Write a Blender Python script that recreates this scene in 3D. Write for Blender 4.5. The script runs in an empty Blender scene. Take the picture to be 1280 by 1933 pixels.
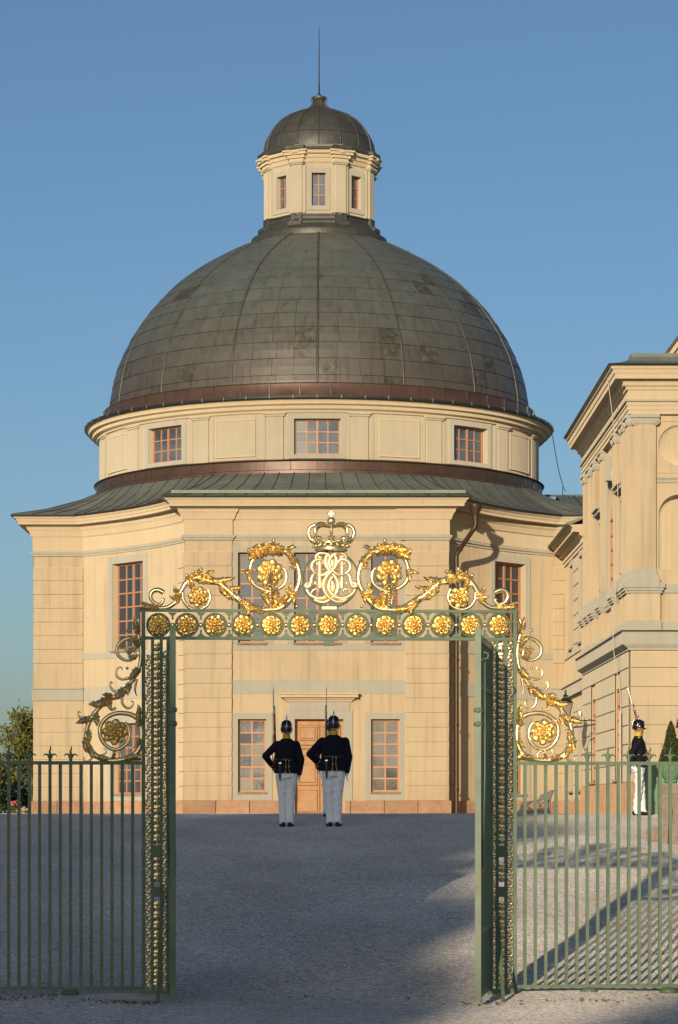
import bpy, bmesh, math, random
from math import sin, cos, pi, sqrt
from mathutils import Vector, Matrix
from mathutils.geometry import tessellate_polygon

R = math.radians
random.seed(11)
scene = bpy.context.scene
col = scene.collection

# ------------------------------------------------------------------ camera
EYE, FPX, CX, HY = 1.7, 5000.0, 640.0, 1528.0      # eye height, focal length and horizon in photo pixels
cam_d = bpy.data.cameras.new('camera')
cam = bpy.data.objects.new('camera', cam_d); col.objects.link(cam)
cam.location = (0, 0, EYE); cam.rotation_euler = (R(90), 0, 0)
cam_d.sensor_fit = 'VERTICAL'; cam_d.sensor_height = 36.0
cam_d.lens = 36.0 * FPX / 1933.0
cam_d.shift_y = (HY - 966.5) / 1933.0
cam_d.clip_start = 0.5; cam_d.clip_end = 3000
scene.camera = cam

# ------------------------------------------------------------------ sky, sun, exposure
SUN_EL, SUN_AZ = 10.5, 14.0           # the sun stands low behind the viewer, a little to the left
world = bpy.data.worlds.new('World'); scene.world = world; world.use_nodes = True
wn = world.node_tree; bg = wn.nodes['Background']
sky = wn.nodes.new('ShaderNodeTexSky'); sky.sky_type = 'NISHITA'; sky.sun_disc = False
sky.sun_elevation = R(SUN_EL); sky.sun_rotation = R(180 + SUN_AZ)
sky.air_density = 0.9; sky.dust_density = 1.2; sky.ozone_density = 3.2; sky.altitude = 0
wn.links.new(sky.outputs[0], bg.inputs[0]); bg.inputs[1].default_value = 0.107
sun_d = bpy.data.lights.new('sun', 'SUN'); sun = bpy.data.objects.new('sun', sun_d); col.objects.link(sun)
sun_d.energy = 4.1; sun_d.angle = R(0.6); sun_d.color = (1.0, 0.82, 0.60)
sdir = Vector((sin(R(SUN_AZ)) * cos(R(SUN_EL)), cos(R(SUN_AZ)) * cos(R(SUN_EL)), -sin(R(SUN_EL))))
sun.rotation_euler = sdir.to_track_quat('-Z', 'Y').to_euler()
sun.location = (-20, -40, 40)
vs = scene.view_settings
vs.view_transform = 'Standard'; vs.look = 'None'; vs.gamma = 1.0; vs.exposure = 0.0; vs.use_curve_mapping = False

# ------------------------------------------------------------------ helpers
def at(px, py, D):
    return Vector(((px - CX) * D / FPX, D, EYE + (HY - py) * D / FPX))
def proj_px(p): return CX + FPX * p[0] / p[1]

def mat(name, base, rough=0.6, metal=0.0, spec=0.5, noise=None, bump=None, var=None, coat=0.0, ior=1.5, streak=None, rnd=0.0, zgrad=None, drough=0.0):
    """procedural material. noise=(scale, amount), var=(scale, colour2, amount), bump=(scale, strength), streak=(amount), rnd=per object tint"""
    m = bpy.data.materials.new(name); m.use_nodes = True
    nt = m.node_tree; n = nt.nodes; b = n['Principled BSDF']
    b.inputs['Roughness'].default_value = rough; b.inputs['Metallic'].default_value = metal
    b.inputs['IOR'].default_value = ior; b.inputs['Coat Weight'].default_value = coat
    b.inputs['Specular IOR Level'].default_value = spec; b.inputs['Diffuse Roughness'].default_value = drough
    tc = n.new('ShaderNodeTexCoord')
    geo = n.new('ShaderNodeNewGeometry')
    src = geo.outputs['Position']
    c = n.new('ShaderNodeRGB'); c.outputs[0].default_value = (*base, 1); out = c.outputs[0]
    if var:
        t = n.new('ShaderNodeTexNoise'); t.inputs['Scale'].default_value = var[0]; t.inputs['Detail'].default_value = 6; t.inputs['Roughness'].default_value = 0.65
        nt.links.new(src, t.inputs['Vector'])
        r = n.new('ShaderNodeMapRange'); r.inputs[1].default_value = 0.38; r.inputs[2].default_value = 0.68; r.inputs[3].default_value = 0; r.inputs[4].default_value = var[2]
        nt.links.new(t.outputs[0], r.inputs[0])
        mx = n.new('ShaderNodeMix'); mx.data_type = 'RGBA'; mx.inputs[7].default_value = (*var[1], 1)
        nt.links.new(r.outputs[0], mx.inputs[0]); nt.links.new(out, mx.inputs[6]); out = mx.outputs[2]
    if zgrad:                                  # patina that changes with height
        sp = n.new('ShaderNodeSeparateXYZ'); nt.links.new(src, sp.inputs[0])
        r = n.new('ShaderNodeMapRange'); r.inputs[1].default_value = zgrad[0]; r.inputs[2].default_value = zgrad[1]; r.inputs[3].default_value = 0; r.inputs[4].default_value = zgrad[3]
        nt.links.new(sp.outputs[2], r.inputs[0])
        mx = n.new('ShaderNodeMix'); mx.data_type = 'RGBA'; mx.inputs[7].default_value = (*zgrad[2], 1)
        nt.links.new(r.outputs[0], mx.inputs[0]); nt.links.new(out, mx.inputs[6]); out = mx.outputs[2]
    if streak:
        mp = n.new('ShaderNodeMapping'); mp.inputs['Scale'].default_value = (7, 7, 0.35)
        nt.links.new(src, mp.inputs[0])
        t = n.new('ShaderNodeTexNoise'); t.inputs['Scale'].default_value = 1.0; t.inputs['Detail'].default_value = 5
        nt.links.new(mp.outputs[0], t.inputs['Vector'])
        r = n.new('ShaderNodeMapRange'); r.inputs[1].default_value = 0.50; r.inputs[2].default_value = 0.74; r.inputs[3].default_value = 0; r.inputs[4].default_value = streak
        nt.links.new(t.outputs[0], r.inputs[0])
        mx = n.new('ShaderNodeMix'); mx.data_type = 'RGBA'; mx.blend_type = 'MULTIPLY'; mx.inputs[7].default_value = (0.55, 0.5, 0.42, 1)
        nt.links.new(r.outputs[0], mx.inputs[0]); nt.links.new(out, mx.inputs[6]); out = mx.outputs[2]
    if noise:
        t = n.new('ShaderNodeTexNoise'); t.inputs['Scale'].default_value = noise[0]; t.inputs['Detail'].default_value = 8; t.inputs['Roughness'].default_value = 0.7
        nt.links.new(src, t.inputs['Vector'])
        r = n.new('ShaderNodeMapRange'); r.inputs[1].default_value = 0.25; r.inputs[2].default_value = 0.75; r.inputs[3].default_value = 1 - noise[1]; r.inputs[4].default_value = 1 + noise[1]
        nt.links.new(t.outputs[0], r.inputs[0])
        mx = n.new('ShaderNodeMix'); mx.data_type = 'RGBA'; mx.blend_type = 'MULTIPLY'; mx.inputs[0].default_value = 1
        nt.links.new(out, mx.inputs[6]); nt.links.new(r.outputs[0], mx.inputs[7]); out = mx.outputs[2]
    if rnd:
        oi = n.new('ShaderNodeObjectInfo')
        r = n.new('ShaderNodeMapRange'); r.inputs[3].default_value = 1 - rnd; r.inputs[4].default_value = 1 + rnd
        nt.links.new(oi.outputs['Random'], r.inputs[0])
        mx = n.new('ShaderNodeMix'); mx.data_type = 'RGBA'; mx.blend_type = 'MULTIPLY'; mx.inputs[0].default_value = 1
        nt.links.new(out, mx.inputs[6]); nt.links.new(r.outputs[0], mx.inputs[7]); out = mx.outputs[2]
    nt.links.new(out, b.inputs['Base Color'])
    if bump:
        t = n.new('ShaderNodeTexNoise'); t.inputs['Scale'].default_value = bump[0]; t.inputs['Detail'].default_value = 5
        nt.links.new(src, t.inputs['Vector'])
        bp = n.new('ShaderNodeBump'); bp.inputs['Strength'].default_value = bump[1]; bp.inputs['Distance'].default_value = bump[2] if len(bump) > 2 else 0.01
        nt.links.new(t.outputs[0], bp.inputs['Height']); nt.links.new(bp.outputs[0], b.inputs['Normal'])
    return m

M = {}
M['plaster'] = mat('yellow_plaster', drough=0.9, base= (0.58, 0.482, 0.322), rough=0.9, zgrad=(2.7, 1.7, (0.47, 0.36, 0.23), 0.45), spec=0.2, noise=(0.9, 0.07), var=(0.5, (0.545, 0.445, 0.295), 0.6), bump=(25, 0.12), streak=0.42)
M['plaster_pale'] = mat('pale_painted_panel', drough=0.9, base= (0.515, 0.46, 0.34), rough=0.8, spec=0.25, noise=(1.2, 0.06), bump=(12, 0.1), streak=0.15)
M['moulding'] = mat('yellow_moulding', drough=0.9, base= (0.605, 0.505, 0.342), rough=0.85, spec=0.2, noise=(1.5, 0.06), bump=(25, 0.1), streak=0.12)
M['grey'] = mat('grey_painted_plaster', drough=0.9, base= (0.46, 0.44, 0.355), rough=0.88, spec=0.2, noise=(1.5, 0.06), bump=(25, 0.1), streak=0.2)
M['plinth'] = mat('sandstone_plinth', drough=0.9, base= (0.47, 0.31, 0.185), rough=0.9, spec=0.2, noise=(6, 0.16), var=(2.5, (0.40, 0.22, 0.14), 0.8), bump=(30, 0.35), rnd=0.14)
M['frame'] = mat('orange_window_paint', (0.50, 0.26, 0.145), 0.6, spec=0.35, noise=(4, 0.08))
M['door'] = mat('oak_door', (0.47, 0.275, 0.14), 0.65, spec=0.3, noise=(9, 0.14), var=(3.0, (0.38, 0.20, 0.09), 0.8), bump=(40, 0.15))
M['glass'] = mat('window_glass', (0.05, 0.06, 0.075), 0.04, spec=0.5, ior=1.8, bump=(2.2, 0.10, 0.02))
M['glass2'] = mat('curtain_reflection_glass', (0.13, 0.15, 0.175), 0.05, spec=0.5, ior=1.85, var=(0.9, (0.03, 0.03, 0.03), 0.9), bump=(2.2, 0.10, 0.02))  # pale curtain tone, with dark blotches painted in as tree reflections
M['dark'] = mat('room_shade_black', (0.015, 0.013, 0.012), 0.9)  # near-black colour stands in for the shade inside unlit rooms
M['copper'] = mat('patinated_copper_sheet', (0.118, 0.140, 0.122), 0.48, metal=0.2, spec=0.4, noise=(2.5, 0.18), var=(0.9, (0.128, 0.108, 0.085), 0.5), bump=(5, 0.3, 0.02), streak=0.6, rnd=0.07, zgrad=(16.0, 13.4, (0.104, 0.088, 0.072), 0.85))
M['copper_stained'] = mat('stained_copper_sheet', (0.115, 0.115, 0.09), 0.5, metal=0.2, spec=0.4, noise=(7, 0.5), var=(5, (0.05, 0.042, 0.03), 0.9), bump=(6, 0.35, 0.02), streak=0.7, rnd=0.1)
M['copper_seam'] = mat('dark_copper_seam', (0.075, 0.07, 0.055), 0.5, metal=0.3, noise=(6, 0.2))
M['copper_brown'] = mat('brown_copper_band', (0.12, 0.07, 0.048), 0.42, metal=0.3, noise=(4, 0.2), var=(1.5, (0.08, 0.045, 0.035), 0.8), bump=(5, 0.2, 0.02), streak=0.3, rnd=0.1)
M['copper_dark'] = mat('dark_copper_dome', (0.085, 0.09, 0.075), 0.48, metal=0.25, noise=(4, 0.25), var=(1.8, (0.065, 0.058, 0.047), 0.8), bump=(6, 0.3, 0.02), streak=0.3, rnd=0.15)
M['copper_green'] = mat('green_copper_roof', (0.17, 0.19, 0.16), 0.6, metal=0.15, noise=(3, 0.15), var=(1.0, (0.12, 0.133, 0.118), 0.8), bump=(6, 0.25, 0.02), streak=0.3)
M['verdigris'] = mat('verdigris_strip', (0.19, 0.25, 0.16), 0.6, noise=(5, 0.2), var=(1.2, (0.14, 0.19, 0.14), 0.8))
M['gutter'] = mat('dark_gutter', (0.035, 0.04, 0.034), 0.45, metal=0.3, noise=(6, 0.2))
M['pipe'] = mat('brown_downpipe', (0.075, 0.042, 0.028), 0.45, metal=0.3, noise=(8, 0.2))
M['gold'] = mat('gilded_iron', (1.0, 0.82, 0.46), 0.30, metal=0.93, noise=(14, 0.12), var=(9, (0.78, 0.58, 0.27), 0.6), bump=(40, 0.15, 0.004))
M['gold_pale'] = mat('pale_gilding', (0.95, 0.77, 0.44), 0.36, metal=0.7, noise=(14, 0.08), bump=(70, 0.3, 0.004))
M['iron'] = mat('green_painted_iron', (0.128, 0.185, 0.105), 0.45, spec=0.4, noise=(7, 0.18), var=(3, (0.085, 0.13, 0.08), 0.9), bump=(30, 0.12, 0.004))
M['gravel'] = None
M['navy'] = mat('navy_wool', (0.010, 0.010, 0.018), 0.85, spec=0.2, noise=(40, 0.2), bump=(60, 0.2, 0.004))
M['white'] = mat('white_cotton', (0.86, 0.855, 0.85), 0.85, spec=0.2, bump=(11, 0.8, 0.04))
M['skin'] = mat('skin', (0.50, 0.27, 0.18), 0.55, spec=0.35, noise=(20, 0.06))
M['hair'] = mat('brown_hair', (0.05, 0.028, 0.015), 0.6)
M['leather'] = mat('black_leather', (0.012, 0.011, 0.011), 0.32, spec=0.5, bump=(40, 0.1, 0.003))
M['lacquer'] = mat('black_lacquered_leather', (0.010, 0.009, 0.009), 0.22, spec=0.35)
M['silver'] = mat('polished_silver', (0.82, 0.80, 0.76), 0.2, metal=1.0)
M['steel'] = mat('gun_steel', (0.36, 0.35, 0.34), 0.32, metal=1.0)
M['walnut'] = mat('walnut_stock', (0.20, 0.065, 0.025), 0.38, spec=0.5, noise=(20, 0.2))
M['yellow'] = mat('yellow_cloth', (0.72, 0.46, 0.03), 0.8, spec=0.2)
M['green_box'] = mat('green_painted_wood', (0.135, 0.26, 0.13), 0.55, noise=(5, 0.1))
M['rattan'] = mat('grey_rattan', (0.16, 0.155, 0.17), 0.7, noise=(30, 0.2))
M['granite'] = mat('weathered_granite', drough=0.9, base= (0.34, 0.28, 0.22), rough=0.9, noise=(9, 0.25), var=(4, (0.28, 0.19, 0.14), 0.8), bump=(22, 0.5, 0.02), streak=0.3)
M['leaf'] = mat('broad_leaf', (0.12, 0.15, 0.03), 0.6, spec=0.3, noise=(2.2, 0.4), var=(1.2, (0.16, 0.12, 0.02), 0.6))
M['leaf_dark'] = mat('dark_leaf', (0.028, 0.05, 0.016), 0.6, spec=0.3, noise=(3, 0.4))
M['leaf_box'] = mat('box_leaf', (0.055, 0.068, 0.018), 0.55, spec=0.35, noise=(30, 0.4))
M['litter'] = mat('dry_leaf', (0.20, 0.10, 0.035), 0.8, noise=(60, 0.4))
M['bark'] = mat('bark', (0.09, 0.065, 0.045), 0.9, bump=(20, 0.6))
M['pink'] = mat('pink_petal', (0.60, 0.14, 0.13), 0.7)
M['cream_petal'] = mat('cream_petal', (0.62, 0.50, 0.30), 0.7)
M['lamp_glass'] = mat('lamp_glass', (0.30, 0.26, 0.18), 0.06, spec=0.5, ior=1.7)
M['black_iron'] = mat('black_iron', (0.03, 0.028, 0.026), 0.45, metal=0.3)
M['rope'] = mat('white_rope', (0.60, 0.52, 0.38), 0.8)

def root_of(o):
    while o.parent: o = o.parent
    return o
def tag(o, label=None, cat=None, group=None, kind=None):
    if label: o['label'] = label
    if cat: o['category'] = cat
    if group: o['group'] = group
    if kind: o['kind'] = kind
    return o
def empty(name, loc, label=None, cat=None, group=None):
    o = bpy.data.objects.new(name, None); col.objects.link(o); o.location = loc
    o.empty_display_size = 0.2
    return tag(o, label, cat, group)
def place(name, me, parent, loc, rot=(0, 0, 0), scale=(1, 1, 1)):
    """one more piece that shares the mesh me, at a world place"""
    o = bpy.data.objects.new(name, me); col.objects.link(o)
    o.location = Vector(loc) - (root_of(parent).location if parent else Vector())
    o.rotation_euler = rot; o.scale = scale
    if parent: o.parent = parent
    return o

class MB:
    """collects vertices and faces for one mesh"""
    def __init__(s): s.v = []; s.f = []; s.mi = []; s.m = 0
    def add(s, vs, fs):
        k = len(s.v); s.v += [tuple(p) for p in vs]
        for f in fs: s.f.append(tuple(i + k for i in f)); s.mi.append(s.m)
    def box(s, a, b, fr=None, nu=1, bev=0):
        """box between corners a and b; in a frame fr the axes are (u along, d outward, z)"""
        (x0, y0, z0), (x1, y1, z1) = a, b
        if x0 > x1: x0, x1 = x1, x0
        if y0 > y1: y0, y1 = y1, y0
        if z0 > z1: z0, z1 = z1, z0
        P = fr.p if fr else (lambda u, d, z: (u, d, z))
        vs = []
        for i in range(nu + 1):
            u = x0 + (x1 - x0) * i / nu
            vs += [P(u, y0, z0), P(u, y1, z0), P(u, y1, z1), P(u, y0, z1)]
        fs = [(0, 1, 2, 3), tuple(4 * nu + k for k in (3, 2, 1, 0))]
        for i in range(nu):
            q = 4 * i
            for k in range(4):
                k2 = (k + 1) % 4
                fs.append((q + k2, q + k, q + 4 + k, q + 4 + k2))
        if fr is None: pass
        s.add(vs, fs)
    def block(s, u0, u1, d0, d1, z0, z1, fr=None, b=0.012, nu=1):
        """block with bevelled outer face (outward = d1)"""
        P = fr.p if fr else (lambda u, d, z: (u, d, z))
        vs = []
        for i in range(nu + 1):
            t = i / nu; u = u0 + (u1 - u0) * t; ui = (u0 + b) + (u1 - u0 - 2 * b) * t
            vs += [P(u, d0, z0), P(u, d1 - b, z0), P(ui, d1, z0 + b), P(ui, d1, z1 - b), P(u, d1 - b, z1), P(u, d0, z1)]
        fs = [(0, 1, 2, 3, 4, 5), tuple(6 * nu + k for k in (5, 4, 3, 2, 1, 0))]
        for i in range(nu):
            q = 6 * i
            for k in range(6):
                k2 = (k + 1) % 6
                fs.append((q + k2, q + k, q + 6 + k, q + 6 + k2))
        s.add(vs, fs)
    def tube(s, pts, rad, n=8, cap=True, closed=False):
        pts = [Vector(p) for p in pts]; N = len(pts)
        if not hasattr(rad, '__len__'): rad = [rad] * N
        T = []
        for i in range(N):
            a = pts[(i - 1) % N] if (closed or i > 0) else pts[i]
            b = pts[(i + 1) % N] if (closed or i < N - 1) else pts[i]
            t = (b - a); T.append(t.normalized() if t.length > 1e-9 else Vector((0, 0, 1)))
        up = Vector((0, 0, 1)) if abs(T[0].z) < 0.9 else Vector((0, 1, 0))
        nrm = T[0].cross(up).normalized(); vs = []
        for i in range(N):
            nrm = (nrm - T[i] * nrm.dot(T[i]))
            nrm = nrm.normalized() if nrm.length > 1e-6 else T[i].orthogonal().normalized()
            bn = T[i].cross(nrm)
            for k in range(n):
                a = 2 * pi * k / n; vs.append(pts[i] + (nrm * cos(a) + bn * sin(a)) * rad[i])
        fs = []
        for i in range(N if closed else N - 1):
            j = (i + 1) % N
            for k in range(n):
                k2 = (k + 1) % n; fs.append((i * n + k, i * n + k2, j * n + k2, j * n + k))
        if cap and not closed:
            fs.append(tuple(range(n))[::-1]); fs.append(tuple((N - 1) * n + k for k in range(n)))
        s.add(vs, fs)
    def lathe(s, prof, c=(0, 0, 0), n=24, a0=0, a1=2 * pi, axis=None):
        """profile [(r, z)] about the vertical axis through c"""
        full = abs(a1 - a0 - 2 * pi) < 1e-6; m = n if full else n + 1; vs = []
        for r, z in prof:
            for k in range(m):
                a = a0 + (a1 - a0) * k / n
                p = Vector((r * sin(a), -r * cos(a), z))
                if axis: p = axis @ p
                vs.append(p + Vector(c))
        fs = []
        for i in range(len(prof) - 1):
            for k in range(n):
                k2 = (k + 1) % m if full else k + 1
                fs.append((i * m + k, i * m + k2, (i + 1) * m + k2, (i + 1) * m + k))
        s.add(vs, fs)
    def ellipsoid(s, c, r, n=12, m=8, rot=None):
        vs = []; fs = []
        c = Vector(c)
        for i in range(m + 1):
            th = pi * i / m
            for k in range(n):
                a = 2 * pi * k / n
                p = Vector((r[0] * sin(th) * cos(a), r[1] * sin(th) * sin(a), r[2] * cos(th)))
                if rot: p = rot @ p
                vs.append(c + p)
        for i in range(m):
            for k in range(n):
                k2 = (k + 1) % n; fs.append((i * n + k, (i + 1) * n + k, (i + 1) * n + k2, i * n + k2))
        s.add(vs, fs)
    def capsule(s, p0, p1, r0, r1, n=10):
        p0 = Vector(p0); p1 = Vector(p1); d = p1 - p0; L = d.length; d = d.normalized()
        pts = []; rr = []
        for t in (-0.98, -0.85, -0.5, 0): pts.append(p0 + d * r0 * t); rr.append(r0 * sqrt(max(0.01, 1 - t * t)))
        for t in (0, 0.5, 0.85, 0.98): pts.append(p1 + d * r1 * t); rr.append(r1 * sqrt(max(0.01, 1 - t * t)))
        s.tube(pts, rr, n)
    def rings(s, rs, n=16):
        """closed stack of elliptical rings [(x, y, z, rx, ry)]"""
        vs = []; fs = []
        for (x, y, z, rx, ry) in rs:
            for k in range(n):
                a = 2 * pi * k / n; vs.append((x + rx * cos(a), y + ry * sin(a), z))
        for i in range(len(rs) - 1):
            for k in range(n):
                k2 = (k + 1) % n; fs.append((i * n + k, i * n + k2, (i + 1) * n + k2, (i + 1) * n + k))
        fs.append(tuple(range(n))[::-1]); fs.append(tuple((len(rs) - 1) * n + k for k in range(n)))
        s.add(vs, fs)
    def mesh(s, name, mats, smooth=False, off=Vector()):
        me = bpy.data.meshes.new(name)
        me.from_pydata([(p[0] - off[0], p[1] - off[1], p[2] - off[2]) for p in s.v], [], s.f)
        if not isinstance(mats, (list, tuple)): mats = [mats]
        for m in mats: me.materials.append(m)
        if len(mats) > 1: me.polygons.foreach_set('material_index', s.mi)
        bm = bmesh.new(); bm.from_mesh(me); bmesh.ops.recalc_face_normals(bm, faces=bm.faces); bm.to_mesh(me); bm.free()
        if smooth:
            me.polygons.foreach_set('use_smooth', [True] * len(me.polygons))
            if smooth == 'auto': me.set_sharp_from_angle(angle=R(38))
        me.update(); return me
    def build(s, name, mats, parent=None, smooth=False):
        off = root_of(parent).location if parent else Vector()
        o = bpy.data.objects.new(name, s.mesh(name, mats, smooth, off)); col.objects.link(o)
        if parent: o.parent = parent
        return o

class Fr:
    """wall frame: u along the wall, d outward, z up. f(u) gives the plan point and outward normal"""
    def __init__(s, f): s.f = f
    def p(s, u, d, z):
        q, n = s.f(u); return Vector((q[0] + n[0] * d, q[1] + n[1] * d, z))
    def u_at(s, px, lo, hi, d=0):
        for _ in range(50):
            m = (lo + hi) / 2
            if proj_px(s.p(m, d, 0)) < px: lo = m
            else: hi = m
        return (lo + hi) / 2
def flat(o, U, N): return Fr(lambda u: ((o[0] + U[0] * u, o[1] + U[1] * u), N))
def cyl(c, r): return Fr(lambda u: ((c[0] + r * sin(u / r), c[1] - r * cos(u / r)), (sin(u / r), -cos(u / r))))
def arcw(A, B, sag):
    """wall from A to B that bows inward by sag; outward normal on the right of A->B"""
    A = Vector(A); B = Vector(B); L = (B - A).length; U = (B - A) / L; Nn = Vector((U.y, -U.x))
    def f(u):
        t = u / L; q = A + U * u - Nn * (sag * 4 * t * (1 - t))
        g = U - Nn * (sag * 4 * (1 - 2 * t) / L); g.normalize()
        return (q.x, q.y), (g.y, -g.x)
    fr = Fr(f); fr.L = L; return fr

def wall_grid(mb, fr, u0, u1, z0, z1, holes, depth=0.3, du=None, d=0.0):
    """wall face with rectangular openings and their reveals"""
    us = {u0, u1}; zs = {z0, z1}
    for h in holes: us |= {h[0], h[1]}; zs |= {h[2], h[3]}
    if du:
        k = max(1, int((u1 - u0) / du))
        for i in range(k + 1): us.add(u0 + (u1 - u0) * i / k)
    us = sorted(us); zs = sorted(zs)
    for i in range(len(us) - 1):
        for j in range(len(zs) - 1):
            uc = (us[i] + us[i + 1]) / 2; zc = (zs[j] + zs[j + 1]) / 2
            if any(h[0] < uc < h[1] and h[2] < zc < h[3] for h in holes): continue
            mb.add([fr.p(us[i], d, zs[j]), fr.p(us[i + 1], d, zs[j]), fr.p(us[i + 1], d, zs[j + 1]), fr.p(us[i], d, zs[j + 1])], [(0, 1, 2, 3)])
    for (a, b, c, e) in holes:
        q = [(a, c), (b, c), (b, e), (a, e)]
        for i in range(4):
            p, r = q[i], q[(i + 1) % 4]
            mb.add([fr.p(p[0], d, p[1]), fr.p(r[0], d, r[1]), fr.p(r[0], d - depth, r[1]), fr.p(p[0], d - depth, p[1])], [(0, 1, 2, 3)])

def plate(mb, fr, outer, holes, depth, back=True, d=0.0):
    """flat wall face with openings of any outline; openings get reveals and (optionally) a back"""
    loops = [[Vector((a, b, 0)) for a, b in outer]] + [[Vector((a, b, 0)) for a, b in h] for h in holes]
    flatp = [p for l in loops for p in l]
    tri = tessellate_polygon(loops)
    mb.add([fr.p(p.x, d, p.y) for p in flatp], [tuple(t) for t in tri])
    for h in holes:
        n = len(h)
        vs = [fr.p(a, d, b) for a, b in h] + [fr.p(a, d - depth, b) for a, b in h]
        fs = [(i, (i + 1) % n, n + (i + 1) % n, n + i) for i in range(n)]
        if back: fs.append(tuple(range(n, 2 * n)))
        mb.add(vs, fs)

def sweep(mb, path, prof, closed=True):
    """profile [(out, z)] carried round a plan path (counter-clockwise, outward on the right)"""
    N = len(path); P = [Vector(p) for p in path]; off = []
    for i in range(N):
        ns = []
        if closed or i > 0:
            e = (P[i] - P[(i - 1) % N]).normalized(); ns.append(Vector((e.y, -e.x)))
        if closed or i < N - 1:
            e = (P[(i + 1) % N] - P[i]).normalized(); ns.append(Vector((e.y, -e.x)))
        if len(ns) == 1: off.append(ns[0])
        else:
            k = 1 + ns[0].dot(ns[1]); off.append((ns[0] + ns[1]) / max(k, 0.25))
    m = len(prof); vs = []
    for i in range(N):
        for (o, z) in prof: q = P[i] + off[i] * o; vs.append((q.x, q.y, z))
    fs = []
    for i in range(N if closed else N - 1):
        j = (i + 1) % N
        for k in range(m - 1): fs.append((i * m + k, j * m + k, j * m + k + 1, i * m + k + 1))
    if not closed:
        fs.append(tuple(range(m))); fs.append(tuple((N - 1) * m + k for k in range(m))[::-1])
    mb.add(vs, fs)

def window(parent, fr, u0, u1, z0, z1, cols, rows, rec=0.16, sur=0.2, glass='glass', double=False, sill=True, sur_mat='grey', fw=0.055, bw=0.020, bot=None, sur_d=0.03, nu=1):
    """window: frame > panes, glazing bars, surround, sill"""
    mb = MB(); d0, d1 = -rec - 0.06, -rec
    mb.box((u0, d0, z0), (u0 + fw, d1, z1), fr); mb.box((u1 - fw, d0, z0), (u1, d1, z1), fr)
    mb.box((u0 + fw, d0, z0), (u1 - fw, d1, z0 + fw), fr, nu); mb.box((u0 + fw, d0, z1 - fw), (u1 - fw, d1, z1), fr, nu)
    um = (u0 + u1) / 2
    if double: mb.box((um - fw * 0.6, d0, z0 + fw), (um + fw * 0.6, d1 + 0.012, z1 - fw), fr)
    w = mb.build('window', M['frame'], parent)
    bars = MB(); iu0, iu1, iz0, iz1 = u0 + fw, u1 - fw, z0 + fw, z1 - fw
    cu = [iu0 + (iu1 - iu0) * i / cols for i in range(cols + 1)]; cz = [iz0 + (iz1 - iz0) * j / rows for j in range(rows + 1)]
    for i in range(1, cols):
        if double and i * 2 == cols: continue
        bars.box((cu[i] - bw, d0 + 0.015, iz0), (cu[i] + bw, d1 - 0.008, iz1), fr)
    for j in range(1, rows):
        bars.box((iu0, d0 + 0.018, cz[j] - bw), (iu1, d1 - 0.011, cz[j] + bw), fr, nu)
    bars.build('glazing_bars', M['frame'], w)
    for i in range(cols):
        for j in range(rows):
            p = MB(); t = [random.uniform(-0.0035, 0.0035) for _ in range(3)]; dm = d0 + 0.025
            a, b, c, e = cu[i] + 0.004, cu[i + 1] - 0.004, cz[j] + 0.004, cz[j + 1] - 0.004
            q = [fr.p(a, dm + t[0], c), fr.p(b, dm + t[1], c), fr.p(b, dm + t[1] + t[2], e), fr.p(a, dm + t[0] + t[2], e)]
            nrm = (q[1] - q[0]).cross(q[3] - q[0]).normalized() * 0.004
            p.add(q + [v + nrm for v in q], [(0, 1, 2, 3), (4, 5, 6, 7), (0, 1, 5, 4), (1, 2, 6, 5), (2, 3, 7, 6), (3, 0, 4, 7)])
            p.build('pane', M[glass], w)
    if sur:
        s = MB(); zb = bot if bot is not None else z0
        s.box((u0 - sur, 0.002, zb), (u0, sur_d, z1 + sur), fr); s.box((u1, 0.002, zb), (u1 + sur, sur_d, z1 + sur), fr)
        s.box((u0, 0.002, z1), (u1, sur_d, z1 + sur), fr, nu)
        if bot is not None: s.box((u0, 0.002, zb), (u1, sur_d, z0), fr, nu)
        s.build('surround', M[sur_mat], w)
    if sill:
        s = MB(); s.box((u0 - 0.02, -rec, z0 - 0.05), (u1 + 0.02, sur_d + 0.05, z0), fr, nu); s.build('sill', M['granite'], w)
    return w

def eval_mesh(mb, name, voxel, mats, smooth=4, off=Vector()):
    me = mb.mesh(name + '_src', mats, False, off)
    o = bpy.data.objects.new(name + '_src', me); col.objects.link(o)
    md = o.modifiers.new('r', 'REMESH'); md.mode = 'VOXEL'; md.voxel_size = voxel
    if smooth: sm = o.modifiers.new('s', 'SMOOTH'); sm.iterations = smooth; sm.factor = 0.5
    dg = bpy.context.evaluated_depsgraph_get()
    res = bpy.data.meshes.new_from_object(o.evaluated_get(dg)); res.name = name
    col.objects.unlink(o); bpy.data.objects.remove(o); bpy.data.meshes.remove(me)
    res.materials.clear()
    for m in (mats if isinstance(mats, (list, tuple)) else [mats]): res.materials.append(m)
    res.polygons.foreach_set('use_smooth', [True] * len(res.polygons)); res.update()
    return res
def spline(pts, k=6):
    """Catmull-Rom through the points"""
    P = [Vector(p) for p in pts]; out = []
    for i in range(len(P) - 1):
        p0 = P[max(i - 1, 0)]; p1 = P[i]; p2 = P[i + 1]; p3 = P[min(i + 2, len(P) - 1)]
        for j in range(k):
            t = j / k
            out.append(0.5 * ((2 * p1) + (p2 - p0) * t + (2 * p0 - 5 * p1 + 4 * p2 - p3) * t * t + (3 * p1 - p0 - 3 * p2 + p3) * t ** 3))
    out.append(P[-1]); return out

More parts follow.
